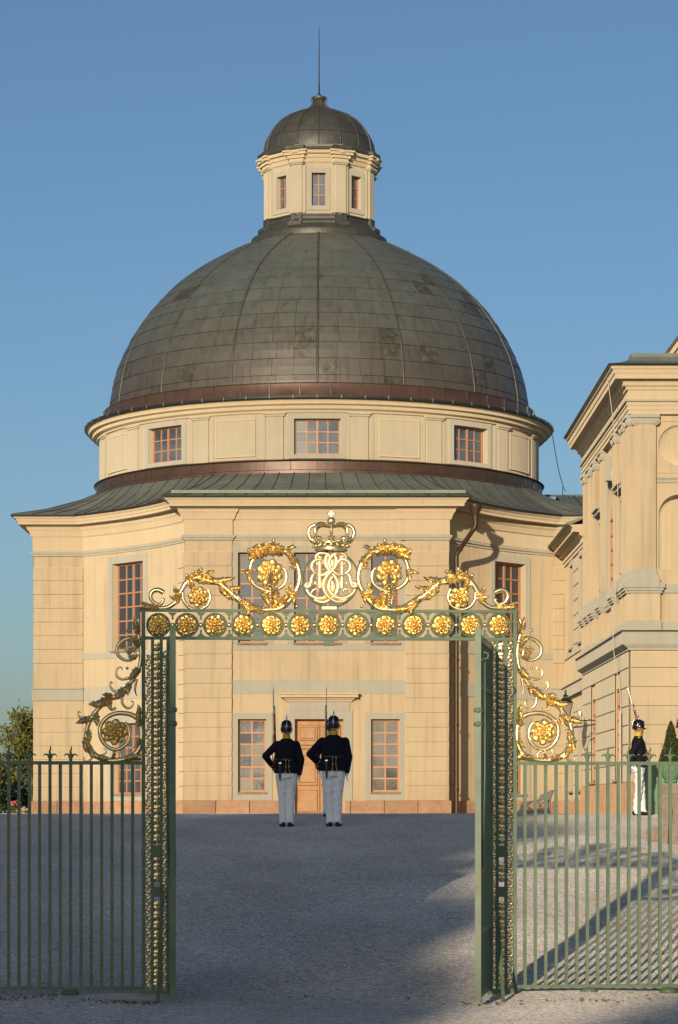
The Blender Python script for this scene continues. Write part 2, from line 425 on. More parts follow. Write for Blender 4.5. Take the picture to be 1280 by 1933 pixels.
# ------------------------------------------------------------------ ground
PROF = [(-400, -0.15), (-60, -0.1), (15, -0.05), (21, -0.01), (24.3, 0.0), (26, 0.09), (30, 0.40), (35, 0.78), (40, 1.11), (46.3, 1.40), (51, 1.575), (56, 1.61), (62, 1.60), (69, 1.53), (76, 1.50), (95, 1.45), (3000, 1.3)]
def gz0(y):
    for i in range(len(PROF) - 1):
        if PROF[i][0] <= y <= PROF[i + 1][0]:
            y0, z0 = PROF[max(i - 1, 0)]; y1, z1 = PROF[i]; y2, z2 = PROF[i + 1]; y3, z3 = PROF[min(i + 2, len(PROF) - 1)]
            h = y2 - y1; t = (y - y1) / h
            m1 = (z2 - z0) / (y2 - y0) * h; m2 = (z3 - z1) / (y3 - y1) * h
            return (2 * t ** 3 - 3 * t * t + 1) * z1 + (t ** 3 - 2 * t * t + t) * m1 + (-2 * t ** 3 + 3 * t * t) * z2 + (t ** 3 - t * t) * m2
    return 0
def gz(x, y):
    n = 0.012 * sin(1.3 * x + 0.7 * y) + 0.008 * sin(3.1 * x - 2.3 * y + 1) + 0.006 * sin(5.7 * x + 4.9 * y)
    f = 1 if 18 < y < 46 else 0.3
    return gz0(y) + n * f
def gravel_material():
    m = bpy.data.materials.new('gravel'); m.use_nodes = True; nt = m.node_tree; n = nt.nodes; b = n['Principled BSDF']
    b.inputs['Roughness'].default_value = 0.95; b.inputs['Specular IOR Level'].default_value = 0.15; b.inputs['Diffuse Roughness'].default_value = 1.0
    g = n.new('ShaderNodeNewGeometry')
    v = n.new('ShaderNodeTexVoronoi'); v.inputs['Scale'].default_value = 55; nt.links.new(g.outputs['Position'], v.inputs['Vector'])
    v2 = n.new('ShaderNodeTexVoronoi'); v2.inputs['Scale'].default_value = 21; nt.links.new(g.outputs['Position'], v2.inputs['Vector'])
    big = n.new('ShaderNodeTexNoise'); big.inputs['Scale'].default_value = 0.55; big.inputs['Detail'].default_value = 7; big.inputs['Roughness'].default_value = 0.62
    mp = n.new('ShaderNodeMapping'); mp.inputs['Scale'].default_value = (1, 0.45, 1); nt.links.new(g.outputs['Position'], mp.inputs[0]); nt.links.new(mp.outputs[0], big.inputs['Vector'])
    sep = n.new('ShaderNodeSeparateColor'); nt.links.new(v.outputs['Color'], sep.inputs[0])
    sep2 = n.new('ShaderNodeSeparateColor'); nt.links.new(v2.outputs['Color'], sep2.inputs[0])
    r1 = n.new('ShaderNodeMapRange'); r1.inputs[3].default_value = 0.50; r1.inputs[4].default_value = 1.50; nt.links.new(sep.outputs[0], r1.inputs[0])
    r2 = n.new('ShaderNodeMapRange'); r2.inputs[3].default_value = 0.84; r2.inputs[4].default_value = 1.16; nt.links.new(sep2.outputs[1], r2.inputs[0])
    r3 = n.new('ShaderNodeMapRange'); r3.inputs[1].default_value = 0.3; r3.inputs[2].default_value = 0.7; r3.inputs[3].default_value = 0.82; r3.inputs[4].default_value = 1.20; nt.links.new(big.outputs[0], r3.inputs[0])
    m1 = n.new('ShaderNodeMath'); m1.operation = 'MULTIPLY'; nt.links.new(r1.outputs[0], m1.inputs[0]); nt.links.new(r2.outputs[0], m1.inputs[1])
    m2 = n.new('ShaderNodeMath'); m2.operation = 'MULTIPLY'; nt.links.new(m1.outputs[0], m2.inputs[0]); nt.links.new(r3.outputs[0], m2.inputs[1])
    mix = n.new('ShaderNodeMix'); mix.data_type = 'RGBA'; mix.inputs[6].default_value = (0.44, 0.43, 0.415, 1); mix.inputs[7].default_value = (0.46, 0.41, 0.345, 1); nt.links.new(sep2.outputs[2], mix.inputs[0])
    mul = n.new('ShaderNodeMix'); mul.data_type = 'RGBA'; mul.blend_type = 'MULTIPLY'; mul.inputs[0].default_value = 1
    nt.links.new(mix.outputs[2], mul.inputs[6]); nt.links.new(m2.outputs[0], mul.inputs[7]); nt.links.new(mul.outputs[2], b.inputs['Base Color'])
    bp = n.new('ShaderNodeBump'); bp.inputs['Strength'].default_value = 0.6; bp.inputs['Distance'].default_value = 0.012
    nt.links.new(v.outputs['Distance'], bp.inputs['Height'])
    bp2 = n.new('ShaderNodeBump'); bp2.inputs['Strength'].default_value = 0.5; bp2.inputs['Distance'].default_value = 0.03
    nt.links.new(big.outputs[0], bp2.inputs['Height']); nt.links.new(bp.outputs[0], bp2.inputs['Normal']); nt.links.new(bp2.outputs[0], b.inputs['Normal'])
    return m
M['gravel'] = gravel_material()
def build_ground():
    xs = sorted(set([-1500, -600, -250, -120, -60, -40, -25] + [i * 0.4 for i in range(-30, 31)] + [25, 40, 60, 120, 250, 600, 1500]))
    ys = sorted(set([-400, -200, -100, -60, -30, 0, 10] + [14 + i * 0.35 for i in range(0, 140)] + [65, 70, 76, 85, 95, 120, 200, 400, 1000, 2500]))
    vs = [(x, y, gz(x, y) if abs(x) < 20 else gz0(y)) for y in ys for x in xs]; nx = len(xs)
    fs = [(j * nx + i, j * nx + i + 1, (j + 1) * nx + i + 1, (j + 1) * nx + i) for j in range(len(ys) - 1) for i in range(nx - 1)]
    mb = MB(); mb.add(vs, fs); o = mb.build('ground', M['gravel'], None, True)
    tag(o, kind='structure')
build_ground()
# ------------------------------------------------------------------ domed chapel
AX, AY = -0.58, 77.35                 # axis of the dome
CR, CA, CB, CF = 7.95, 3.47, 6.55, 7.5   # arm length, arm half width, where the curved walls start on the side arms and on the front
BASE = 1.30
Z_PL, Z_B2a, Z_B2b, Z_B1a, Z_B1b, Z_FR, Z_CO, Z_EA = 1.93, 4.73, 5.10, 5.87, 6.05, 8.86, 9.36, 9.84
chapel = empty('domed_chapel', (AX, AY, 1.5), 'pale yellow plastered chapel under a big ribbed copper dome with lantern', 'chapel')

def conc(A, B, n=8, sag=0.28):
    A = Vector(A); B = Vector(B); U = (B - A).normalized(); Nn = Vector((U.y, -U.x)); out = []
    for i in range(1, n):
        t = i / n; q = A + (B - A) * t - Nn * (sag * 4 * t * (1 - t)); out.append((q.x, q.y))
    return out
def arm_path(brk):
    pts = []; p = 1.25
    for k in range(4):
        s, n = (CF, CB) if k % 2 == 0 else (CB, CF)
        front = [(-CA, -CR), (-CA + p, -CR), (-CA + p, -CR + 0.07), (CA - p, -CR + 0.07), (CA - p, -CR), (CA, -CR)] if brk else [(-CA, -CR), (CA, -CR)]
        for (x, y) in front + [(CA, -s)] + conc((CA, -s), (n, -CA)) + [(n, -CA)]:
            for _ in range(k): x, y = -y, x
            pts.append((AX + x, AY + y))
    return pts
path0 = arm_path(False); pathB = arm_path(True)

fr_front = flat((AX, AY - CR), (1, 0), (0, -1))
fr_arm = flat((AX, AY - CA), (1, 0), (0, -1))            # side arms, faces turned to the viewer
fr_cl = arcw((AX - CB, AY - CA), (AX - CA, AY - CF), 0.28)
fr_cr = arcw((AX + CA, AY - CF), (AX + CB, AY - CA), 0.28)

def chapel_walls():
    # front: central field with windows and door
    w = MB(); U0, U1 = -CA + 1.25, CA - 1.15
    upw = [(-2.07, -1.33), (-0.60, 0.62), (1.42, 2.17)]
    holes = [(a, b, 6.07, 8.44) for a, b in upw] + [(-2.07, -1.33, 2.16, 4.07), (1.42, 2.17, 2.16, 4.07), (-0.58, 0.69, BASE, 4.07)]
    wall_grid(w, fr_front, U0, U1, BASE, Z_EA - 0.2, holes, 0.3, d=-0.07)
    fo = Fr(lambda u: ((AX + u, AY - CR + 0.07), (0, -1)))
    # wall behind the rusticated corners and all hidden sides
    for a, b in ((-CA, U0), (U1, CA)): wall_grid(w, fr_front, a, b, BASE, Z_EA - 0.2, [], d=-0.02)
    w.add([fr_front.p(U0, -0.07, BASE), fr_front.p(U0, -0.02, BASE), fr_front.p(U0, -0.02, 9.6), fr_front.p(U0, -0.07, 9.6)], [(0, 1, 2, 3)])
    w.add([fr_front.p(U1, -0.07, BASE), fr_front.p(U1, -0.02, BASE), fr_front.p(U1, -0.02, 9.6), fr_front.p(U1, -0.07, 9.6)], [(0, 1, 2, 3)])
    for fr, s in ((fr_cl, -1), (fr_cr, 1)):
        if s < 0: a, b = fr.u_at(213, 0, fr.L), fr.u_at(271, 0, fr.L)
        else: a, b = fr.u_at(933, 0, fr.L), fr.u_at(991, 0, fr.L)
        fr.win = (a, b)
        wall_grid(w, fr, 0, fr.L, BASE, Z_EA - 0.2, [(a, b, 6.07, 8.46), (a, b, 2.12, 4.06)], 0.3, du=0.3)
    wall_grid(w, fr_arm, -CR, -CB, BASE, Z_EA - 0.2, [], d=-0.02); wall_grid(w, fr_arm, CB, CR, BASE, Z_EA - 0.2, [], d=-0.02)
    P = [(CA, -CR), (CA, -CF)], [(-CA, -CF), (-CA, -CR)], [(CR, -CA), (CR, CA), (CB, CA), (CA, CF), (CA, CR), (-CA, CR), (-CA, CF), (-CB, CA), (-CR, CA), (-CR, -CA)]
    for seg in P:
        for i in range(len(seg) - 1):
            (x0, y0), (x1, y1) = seg[i], seg[i + 1]
            w.add([(AX + x0, AY + y0, BASE), (AX + x1, AY + y1, BASE), (AX + x1, AY + y1, 9.6), (AX + x0, AY + y0, 9.6)], [(0, 1, 2, 3)])
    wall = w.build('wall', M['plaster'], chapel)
    # near-black sheets behind the openings, coloured for the shade of unlit rooms
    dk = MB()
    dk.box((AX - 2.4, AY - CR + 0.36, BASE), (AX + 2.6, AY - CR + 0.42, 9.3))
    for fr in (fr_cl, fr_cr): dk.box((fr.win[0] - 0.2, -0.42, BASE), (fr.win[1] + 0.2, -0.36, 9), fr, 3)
    dk.build('shade_backing', M['dark'], chapel)
    for a, b in upw:
        window(chapel, fo, a, b, 6.07, 8.44, 4 if b - a > 1 else 2, 6, sur=0.17, glass='glass', double=(b - a > 1))
    for a, b in (upw[0], upw[2]): window(chapel, fo, a, b, 2.16, 4.07, 2, 6, sur=0.16, glass='glass2', bot=Z_PL + 0.005)
    for fr in (fr_cl, fr_cr):
        a, b = fr.win
        window(chapel, fr, a, b, 6.07, 8.46, 4, 6, sur=0.2, double=True, nu=3)
        window(chapel, fr, a, b, 2.12, 4.06, 4, 6, sur=0.2, double=True, glass='glass2', nu=3, bot=Z_PL + 0.005)
    # painted grey bands
    b = MB()
    b.box((U0, 0, Z_B2a), (U1, 0.015, Z_B2b), fo); b.box((U0, 0, Z_B1a), (U1, 0.016, Z_B1b), fo)
    b.build('grey_band', M['grey'], chapel)
    for fr in (fr_cl, fr_cr):
        b = MB(); b.box((0, 0, Z_B2a), (fr.L, 0.015, Z_B2b), fr, 10); b.box((0, 0, Z_B1a), (fr.L, 0.016, Z_B1b), fr, 10); b.build('grey_band', M['grey'], chapel)
    for a, c in ((-CR - 0.03, -CB), (CB, CR + 0.03)):
        b = MB(); b.box((a, -0.02, Z_B2a + 0.05), (c, 0.06, Z_B2b - 0.05), fr_arm); b.box((a - .03, -0.02, Z_B2b - 0.05), (c, 0.10, Z_B2b), fr_arm); b.box((a, -0.02, Z_B2a), (c, 0.08, Z_B2a + 0.05), fr_arm)
        b.build('grey_band', M['grey'], chapel)
    # rusticated corner strips, one block per course
    zc = Z_PL + 0.0; ch = 0.384; zs = []
    while zc < 8.45: zs.append((zc, min(zc + ch, 8.75))); zc += ch
    for z0, z1 in zs:
        for (fr, a, c) in ((fr_front, -CA, U0 - 0.0), (fr_front, U1, CA), (fr_arm, -CR, -CB), (fr_arm, CB, CR)):
            if fr is fr_arm and z0 < Z_B2b and z1 > Z_B2a:
                continue
            m = MB(); m.block(a + 0.002, c - 0.002, -0.02, 0.032, z0 + 0.006, z1 - 0.006, fr, 0.014); m.build('rusticated_block', M['plaster'], chapel)
        if z1 > 0:   # narrow outer strip beside the front corners
            for fr, lo, hi in ((fr_cl, fr_cl.L - 0.42, fr_cl.L - 0.02), (fr_cr, 0.02, 0.42)):
                m = MB(); m.block(lo, hi, 0, 0.06, z0 + 0.006, z1 - 0.006, fr, 0.014); m.build('rusticated_block', M['plaster'], chapel)
    # fills where a block course was left out next to the moulded band
    for a, c in ((-CR, -CB), (CB, CR)):
        m = MB(); m.box((a, -0.02, Z_B2b), (c, 0.03, Z_B2b + 0.3), fr_arm); m.box((a, -0.02, Z_B2a - 0.12), (c, 0.03, Z_B2a), fr_arm); m.build('rusticated_block', M['plaster'], chapel)
    # plinth of separate stones
    def stones(fr, a, c, n, skip=None):
        for i in range(n):
            x0 = a + (c - a) * i / n; x1 = a + (c - a) * (i + 1) / n
            if skip and x1 > skip[0] and x0 < skip[1]:
                if x0 < skip[0] - 0.05: x1 = skip[0]
                elif x1 > skip[1] + 0.05: x0 = skip[1]
                else: continue
            m = MB(); m.block(x0 + 0.004, x1 - 0.004, -0.3, 0.06 + random.uniform(-0.006, 0.006), BASE, Z_PL, fr, 0.012, 2); m.build('plinth_stone', M['plinth'], chapel)
    stones(fr_front, -CA - 0.06, CA + 0.06, 8, (-0.62, 0.73)); stones(fr_cl, 0.05, fr_cl.L, 4); stones(fr_cr, 0, fr_cr.L - 0.05, 4)
    stones(fr_arm, -CR - 0.06, -CB, 2); stones(fr_arm, CB, CR + 0.06, 2)
    # door with panels, surround and hood
    d = MB(); d.box((-0.58, -0.36, BASE), (0.69, -0.30, 4.07), fr_front); door = d.build('door', M['door'], chapel)
    fd = Fr(lambda u: ((AX + u, AY - CR + 0.30), (0, -1)))
    for (c0, c1) in ((-0.52, 0.03), (0.08, 0.63)):
        for (z0, z1) in ((1.62, 2.22), (2.32, 2.95), (3.10, 3.28), (3.50, 3.93)):
            m = MB(); m.block(c0, c1, 0, 0.045, z0, z1, fd, 0.03); m.build('door_panel', M['door'], door)
        m = MB(); m.block(c0 + 0.07, c1 - 0.07, 0.045, 0.06, 2.4, 2.88, fd, 0.02); m.build('raised_field', M['door'], door); m = MB(); m.block(c0 + 0.07, c1 - 0.07, 0.045, 0.06, 3.56, 3.87, fd, 0.02); m.build('raised_field', M['door'], door)
        m = MB(); m.box((c0 - 0.03, 0, 3.30), (c1 + 0.02, 0.07, 3.36), fd); m.box((c0 - 0.03, 0, 3.40), (c1 + 0.02, 0.09, 3.47), fd); m.build('door_moulding', M['door'], door)
    m = MB(); m.box((0.045, 0, 1.6), (0.065, 0.05, 4.05), fd); m.build('meeting_strip', M['door'], door)
    m = MB(); m.box((0.70 - 0.55, 0.045, 2.4), (0.70 - 0.52, 0.09, 2.62), fd); m.build('handle', M['black_iron'], door)
    s = MB()
    s.box((-0.80, 0, Z_PL + 0.0), (-0.58, 0.04, 4.3), fo); s.box((0.69, 0, Z_PL), (0.93, 0.04, 4.3), fo); s.box((-0.58, 0, 4.07), (0.69, 0.04, 4.3), fo)
    s.box((-0.73, 0, 4.3), (0.86, 0.05, 4.53), fo); s.build('door_surround', M['grey'], chapel)
    h = MB()
    for (e, z0, z1, o) in ((0.0, 4.53, 4.58, 0.09), (0.06, 4.58, 4.63, 0.15), (0.15, 4.63, 4.71, 0.26), (0.18, 4.71, 4.75, 0.30)):
        h.box((-0.80 - e, 0, z0), (0.93 + e, o, z1), fo)
    h.build('door_hood', M['moulding'], chapel)
    m = MB(); m.box((-0.95, 0, 1.36), (1.05, 0.45, 1.50), fr_front); m.build('door_step', M['granite'], chapel)
    # narrow grey borders between windows and plinth on the front
    # entablature
    m = MB(); sweep(m, pathB, [(0.0, 8.75), (0.03, 8.76), (0.03, 8.80), (0.075, 8.83), (0.08, 8.88), (0.0, 8.90)]); m.build('frieze_moulding', M['grey'], chapel)
    m = MB(); sweep(m, pathB, [(0.0, 8.90), (0.015, 8.91), (0.015, 9.28), (0.06, 9.31), (0.09, 9.40), (0.10, 9.41), (0.10, 9.44), (0.16, 9.50), (0.17, 9.56), (0.0, 9.57)]); m.build('frieze', M['moulding'], chapel)
    m = MB(); sweep(m, path0, [(0.0, 9.56), (0.20, 9.57), (0.20, 9.60), (0.38, 9.61), (0.38, 9.68), (0.40, 9.69), (0.43, 9.75), (0.49, 9.79), (0.50, 9.83), (0.0, 9.84)]); m.build('cornice', M['moulding'], chapel)
    m = MB(); sweep(m, path0, [(0.44, 9.835), (0.56, 9.825), (0.57, 9.86), (0.44, 9.88)]); m.build('eaves_edge', M['gutter'], chapel)
chapel_walls()

def chapel_roof():
    # low copper roof between the eaves and the drum
    N = len(path0); P = [Vector(p) for p in path0]; off = []
    for i in range(N):
        e0 = (P[i] - P[i - 1]).normalized(); e1 = (P[(i + 1) % N] - P[i]).normalized()
        n0 = Vector((e0.y, -e0.x)); n1 = Vector((e1.y, -e1.x)); off.append(P[i] + (n0 + n1) / max(1 + n0.dot(n1), 0.25) * 0.56)
    ring = []
    for i in range(N):
        a, b = off[i], off[(i + 1) % N]; k = max(1, int((b - a).length / 0.52))
        for j in range(k): ring.append(a + (b - a) * j / k)
    C = Vector((AX, AY)); r_in = 6.46; steps = [(0, 9.862), (0.35, 10.05), (0.7, 10.36), (1.0, 10.74)]
    def pt(q, t, z):
        d = q - C; inn = C + d.normalized() * min(r_in, d.length - 0.05)
        # seams on the fronts of the arms run straight towards the drum
        p = q + (inn - q) * t; return Vector((p.x, p.y, z))
    m = MB(); n = len(ring); vs = [pt(q, t, z) for q in ring for t, z in steps]
    m.add(vs, [(i * 4 + k, ((i + 1) % n) * 4 + k, ((i + 1) % n) * 4 + k + 1, i * 4 + k + 1) for i in range(n) for k in range(3)])
    roof = m.build('roof', M['copper_green'], chapel)
    for i in range(n):
        q = ring[i]
        if q.y > AY + 1: continue
        s = MB(); pts = [pt(q, t, z + 0.012) for t, z in [(0.005, 9.866), (0.2, 9.97), (0.35, 10.05), (0.55, 10.225), (0.7, 10.36), (0.85, 10.55), (0.99, 10.735)]]
        s.tube(pts, 0.011, 5); s.build('standing_seam', M['copper_seam'], roof)
    g = MB(); g.box((-CA - 0.34, 0.12, 9.97), (CA + 0.42, 0.14, 10.055), fr_front); g.box((-CA - 0.34, 0.14, 9.965), (CA + 0.42, 0.20, 9.985), fr_front)
    g.build('snow_guard', M['verdigris'], roof)
    # rain water pipe on the right of the front
    pp = MB(); X = AX + CA + 0.20; Y = AY - CR + 0.28
    f0 = at(898, 960, 69.2)
    pp.lathe([(0.02, -0.30), (0.085, -0.28), (0.09, -0.12), (0.17, 0.02), (0.175, 0.12), (0.13, 0.12)], (f0.x, Y - 0.35, f0.z), 12)
    pp.build('rainwater_hopper', M['pipe'], chapel, 'auto')
    pp = MB(); pts = spline([(f0.x, Y - 0.35, f0.z - 0.22), (f0.x, Y - 0.35, f0.z - 0.42), (f0.x - 0.1, Y - 0.3, f0.z - 0.6), (X + 0.07, Y, f0.z - 1.05), (X, Y, f0.z - 1.2), (X, Y, f0.z - 1.4)], 4) + [Vector((X, Y, 1.4))]
    pp.tube(pts, 0.062, 10)
    dp = pp.build('downpipe', M['pipe'], chapel, 'auto')
    for z in (2.2, 3.9, 5.6, 7.2):
        c = MB(); c.lathe([(0.062, z), (0.082, z), (0.082, z + 0.05), (0.062, z + 0.05)], (X, Y, 0), 10); c.build('pipe_collar', M['pipe'], dp)
chapel_roof()

DR = 6.40
fr_dr = cyl((AX, AY), DR)
def chapel_drum():
    c = (AX, AY, 0)
    wang = [R(a) for a in (-41, 0, 41)]
    m = MB(); m.lathe([(6.52, 10.62), (6.52, 10.78), (6.48, 10.80), (6.48, 11.02), (6.56, 11.05), (6.40, 11.10)], c, 96); m.build('drum_foot', M['copper_brown'], chapel, 'auto')
    for i in range(-14, 15):
        s = MB(); u = i * R(6.4) * 6.49; s.box((u - 0.012, 0, 10.80), (u + 0.012, 0.015, 11.02), cyl((AX, AY), 6.485)); s.build('foot_seam', M['copper_seam'], chapel)
    w = MB(); hw = {-41: 0.64, 0: 0.625, 41: 0.64}
    holes = [(R(a) * DR - h, R(a) * DR + h, 11.21, 12.17) for a, h in hw.items()]
    wall_grid(w, fr_dr, -pi * DR, pi * DR, 11.0, 12.6, holes, 0.25, du=0.45)
    w.build('drum_wall', M['plaster_pale'], chapel)
    dk = MB(); dk.lathe([(5.98, 11.05), (5.98, 12.45)], c, 48); dk.build('shade_backing', M['dark'], chapel)  # near-black liner, the drum's inner shade put into its colour
    for a, h in hw.items():
        u = R(a) * DR; window(chapel, fr_dr, u - h, u + h, 11.21, 12.17, 4, 3, rec=0.15, sur=0.15, glass='glass2', double=True, sill=False, bot=11.10, nu=4, fw=0.045, bw=0.016)
    k = 0
    for a in (10.2, 29.4, 52.8, 72):
        for sgn in (-1, 1):
            u = R(a * sgn) * DR; s = MB()
            s.box((u - 0.23, 0, 11.08), (u + 0.23, 0.05, 12.30), fr_dr, 4); s.box((u - 0.27, 0, 12.24), (u + 0.27, 0.08, 12.29), fr_dr, 4); s.box((u - 0.30, 0, 12.29), (u + 0.30, 0.11, 12.34), fr_dr, 4)
            s.box((u + 0.27, 0, 11.08), (u + 0.38, 0.02, 12.30), fr_dr, 1); s.box((u - 0.38, 0, 11.08), (u - 0.27, 0.02, 12.30), fr_dr, 1)
            s.build('drum_pilaster', M['plaster_pale'], chapel)
    for a, h in ((20.2, 0.55), (62, 0.62)):
        for sgn in (-1, 1):
            u = R(a * sgn) * DR; s = MB(); s.box((u - h, 0, 11.22), (u + h, 0.025, 12.16), fr_dr, 5)
            p = s.build('drum_panel', M['plaster_pale'], chapel)
            e = MB()
            for (u0, u1, z0, z1) in ((u - h - .03, u + h + .03, 12.16, 12.20), (u - h - .03, u + h + .03, 11.18, 11.22)): e.box((u0, 0, z0), (u1, 0.04, z1), fr_dr, 5)
            e.box((u - h - .03, 0, 11.22), (u - h, 0.04, 12.16), fr_dr); e.box((u + h, 0, 11.22), (u + h + .03, 0.04, 12.16), fr_dr); e.build('panel_moulding', M['moulding'], p)
    m = MB(); m.lathe([(6.40, 12.32), (6.46, 12.34), (6.47, 12.38), (6.58, 12.42), (6.60, 12.50), (6.70, 12.53), (6.71, 12.60), (6.76, 12.64), (6.3, 12.65)], c, 128); m.build('drum_cornice', M['moulding'], chapel, 'auto')
    m = MB(); m.lathe([(6.68, 12.645), (6.80, 12.64), (6.83, 12.68), (6.82, 12.73), (6.66, 12.745), (6.2, 12.80)], c, 128); g = m.build('drum_gutter', M['gutter'], chapel, 'auto')
    for i in range(-16, 17):
        a = R(i * 5.4); s = MB(); s.box((a * 6.8 - 0.012, -0.1, 12.74), (a * 6.8 + 0.012, 0.035, 12.75), cyl((AX, AY), 6.8)); s.box((a * 6.8 - 0.012, 0.03, 12.66), (a * 6.8 + 0.012, 0.04, 12.745), cyl((AX, AY), 6.8)); s.build('gutter_bracket', M['verdigris'], g)
    m = MB(); m.lathe([(6.36, 12.76), (6.31, 12.82), (6.26, 13.14), (6.28, 13.17), (6.0, 13.20)], c, 128); b = m.build('dome_foot_band', M['copper_brown'], chapel, 'auto')
    for i in range(-12, 13):
        a = R(i * 7.5 + 3.2); s = MB(); s.box((a * 6.29 - 0.012, -0.03, 12.82), (a * 6.29 + 0.012, 0.02, 13.15), cyl((AX, AY), 6.29)); s.build('band_seam', M['copper_seam'], b)
chapel_drum()

DP = [(6.09, 13.1), (6.08, 13.4), (5.96, 14.1), (5.82, 14.55), (5.68, 14.85), (5.50, 15.22), (5.26, 15.6), (5.07, 15.88), (4.82, 16.19), (4.52, 16.51), (4.2, 16.80), (3.8, 17.10), (3.57, 17.26), (3.3, 17.43), (2.50, 17.87), (1.9, 18.14)]
def chapel_dome():
    prof = spline([(r, z, 0) for r, z in DP], 5)
    L = [0]
    for i in range(1, len(prof)): L.append(L[-1] + (prof[i] - prof[i - 1]).length)
    def at_l(l):
        l = max(0, min(l, L[-1]))
        for i in range(1, len(L)):
            if l <= L[i] + 1e-9:
                t = (l - L[i - 1]) / (L[i] - L[i - 1]); p = prof[i - 1].lerp(prof[i], t); g = (prof[i] - prof[i - 1]).normalized(); return p.x, p.y, (g.y, -g.x)
    m = MB(); m.lathe([(p.x - 0.03, p.y - 0.02) for p in prof], (AX, AY, 0), 96)
    dome = m.build('dome', M['copper_seam'], chapel, True)
    rows = [0.0, 0.30]
    while rows[-1] < L[-1] - 0.35: rows.append(rows[-1] + 0.47)
    rows[-1] = L[-1]
    stuff = MB(); rng = random.Random(5); count = 0
    for ri in range(len(rows) - 1):
        for g in range(16):
            ga = 22.5 * g
            gw = ((ga + 11.25 + 180) % 360) - 180          # gore centre angle
            ncol = 4 if ri < 12 else 3 if ri < 15 else 2
            jit = [0] + [(k + rng.uniform(-0.12, 0.12)) / ncol for k in range(1, ncol)] + [1]
            for k in range(ncol):
                a0 = R(ga + 22.5 * jit[k] + 0.04); a1 = R(ga + 22.5 * jit[k + 1] - 0.04)
                l0 = rows[ri] + 0.004; l1 = rows[ri + 1] - 0.004; h0 = 0.014 + rng.uniform(0, 0.008); h1 = 0.004 + rng.uniform(0, 0.004)
                single = abs(gw) < 85 and ri < 9
                tgt = MB() if single else stuff
                vs = []; nu, nv = 3, 2
                for top in (0, 1):
                    for j in range(nv + 1):
                        l = l0 + (l1 - l0) * j / nv; r, z, n = at_l(l); h = (h0 + (h1 - h0) * j / nv) if top else -0.02
                        if top: h += 0.005 * sin(pi * j / nv) * rng.uniform(0.2, 1.5)
                        rr = r + n[0] * h; zz = z + n[1] * h
                        for i in range(nu + 1):
                            a = a0 + (a1 - a0) * i / nu; vs.append((AX + rr * sin(a), AY - rr * cos(a), zz))
                q = (nu + 1) * (nv + 1); W = nu + 1; fs = []
                for j in range(nv):
                    for i in range(nu): fs.append((q + j * W + i, q + j * W + i + 1, q + (j + 1) * W + i + 1, q + (j + 1) * W + i))
                for i in range(nu): fs.append((i, i + 1, q + i + 1, q + i)); fs.append((nv * W + i + 1, nv * W + i, q + nv * W + i, q + nv * W + i + 1))
                for j in range(nv): fs.append((j * W, q + j * W, q + (j + 1) * W, (j + 1) * W)); fs.append((j * W + nu, (j + 1) * W + nu, q + (j + 1) * W + nu, q + j * W + nu))
                tgt.add(vs, fs)
                if single: tgt.build('copper_sheet', M['copper_stained' if rng.random() < 0.10 else 'copper'], dome); count += 1
    o = stuff.build('upper_copper_sheets', M['copper'], dome); o['kind'] = 'stuff'
    for g in range(16):
        a = R(22.5 * g); s = MB(); pts = []
        for i in range(0, len(prof), 2):
            p = prof[i]; pts.append((AX + (p.x + 0.02) * sin(a), AY - (p.x + 0.02) * cos(a), p.y + 0.012))
        p = prof[-1]; pts.append((AX + p.x * sin(a), AY - p.x * cos(a), p.y + 0.02))
        s.tube(pts, 0.030, 6); s.build('rib', M['copper_dark'], dome, True)
    # thin lightning cable down to the wing roof
    s = MB(); A = Vector((AX + 6.8, AY - 0.2, 12.6)); B = at(1068, 928, 77); s.tube([A.lerp(B, t) - Vector((0, 0, 0.25 * 4 * t * (1 - t))) for t in [i / 12 for i in range(13)]], 0.011, 4); s.build('lightning_cable', M['black_iron'], chapel)
chapel_dome()

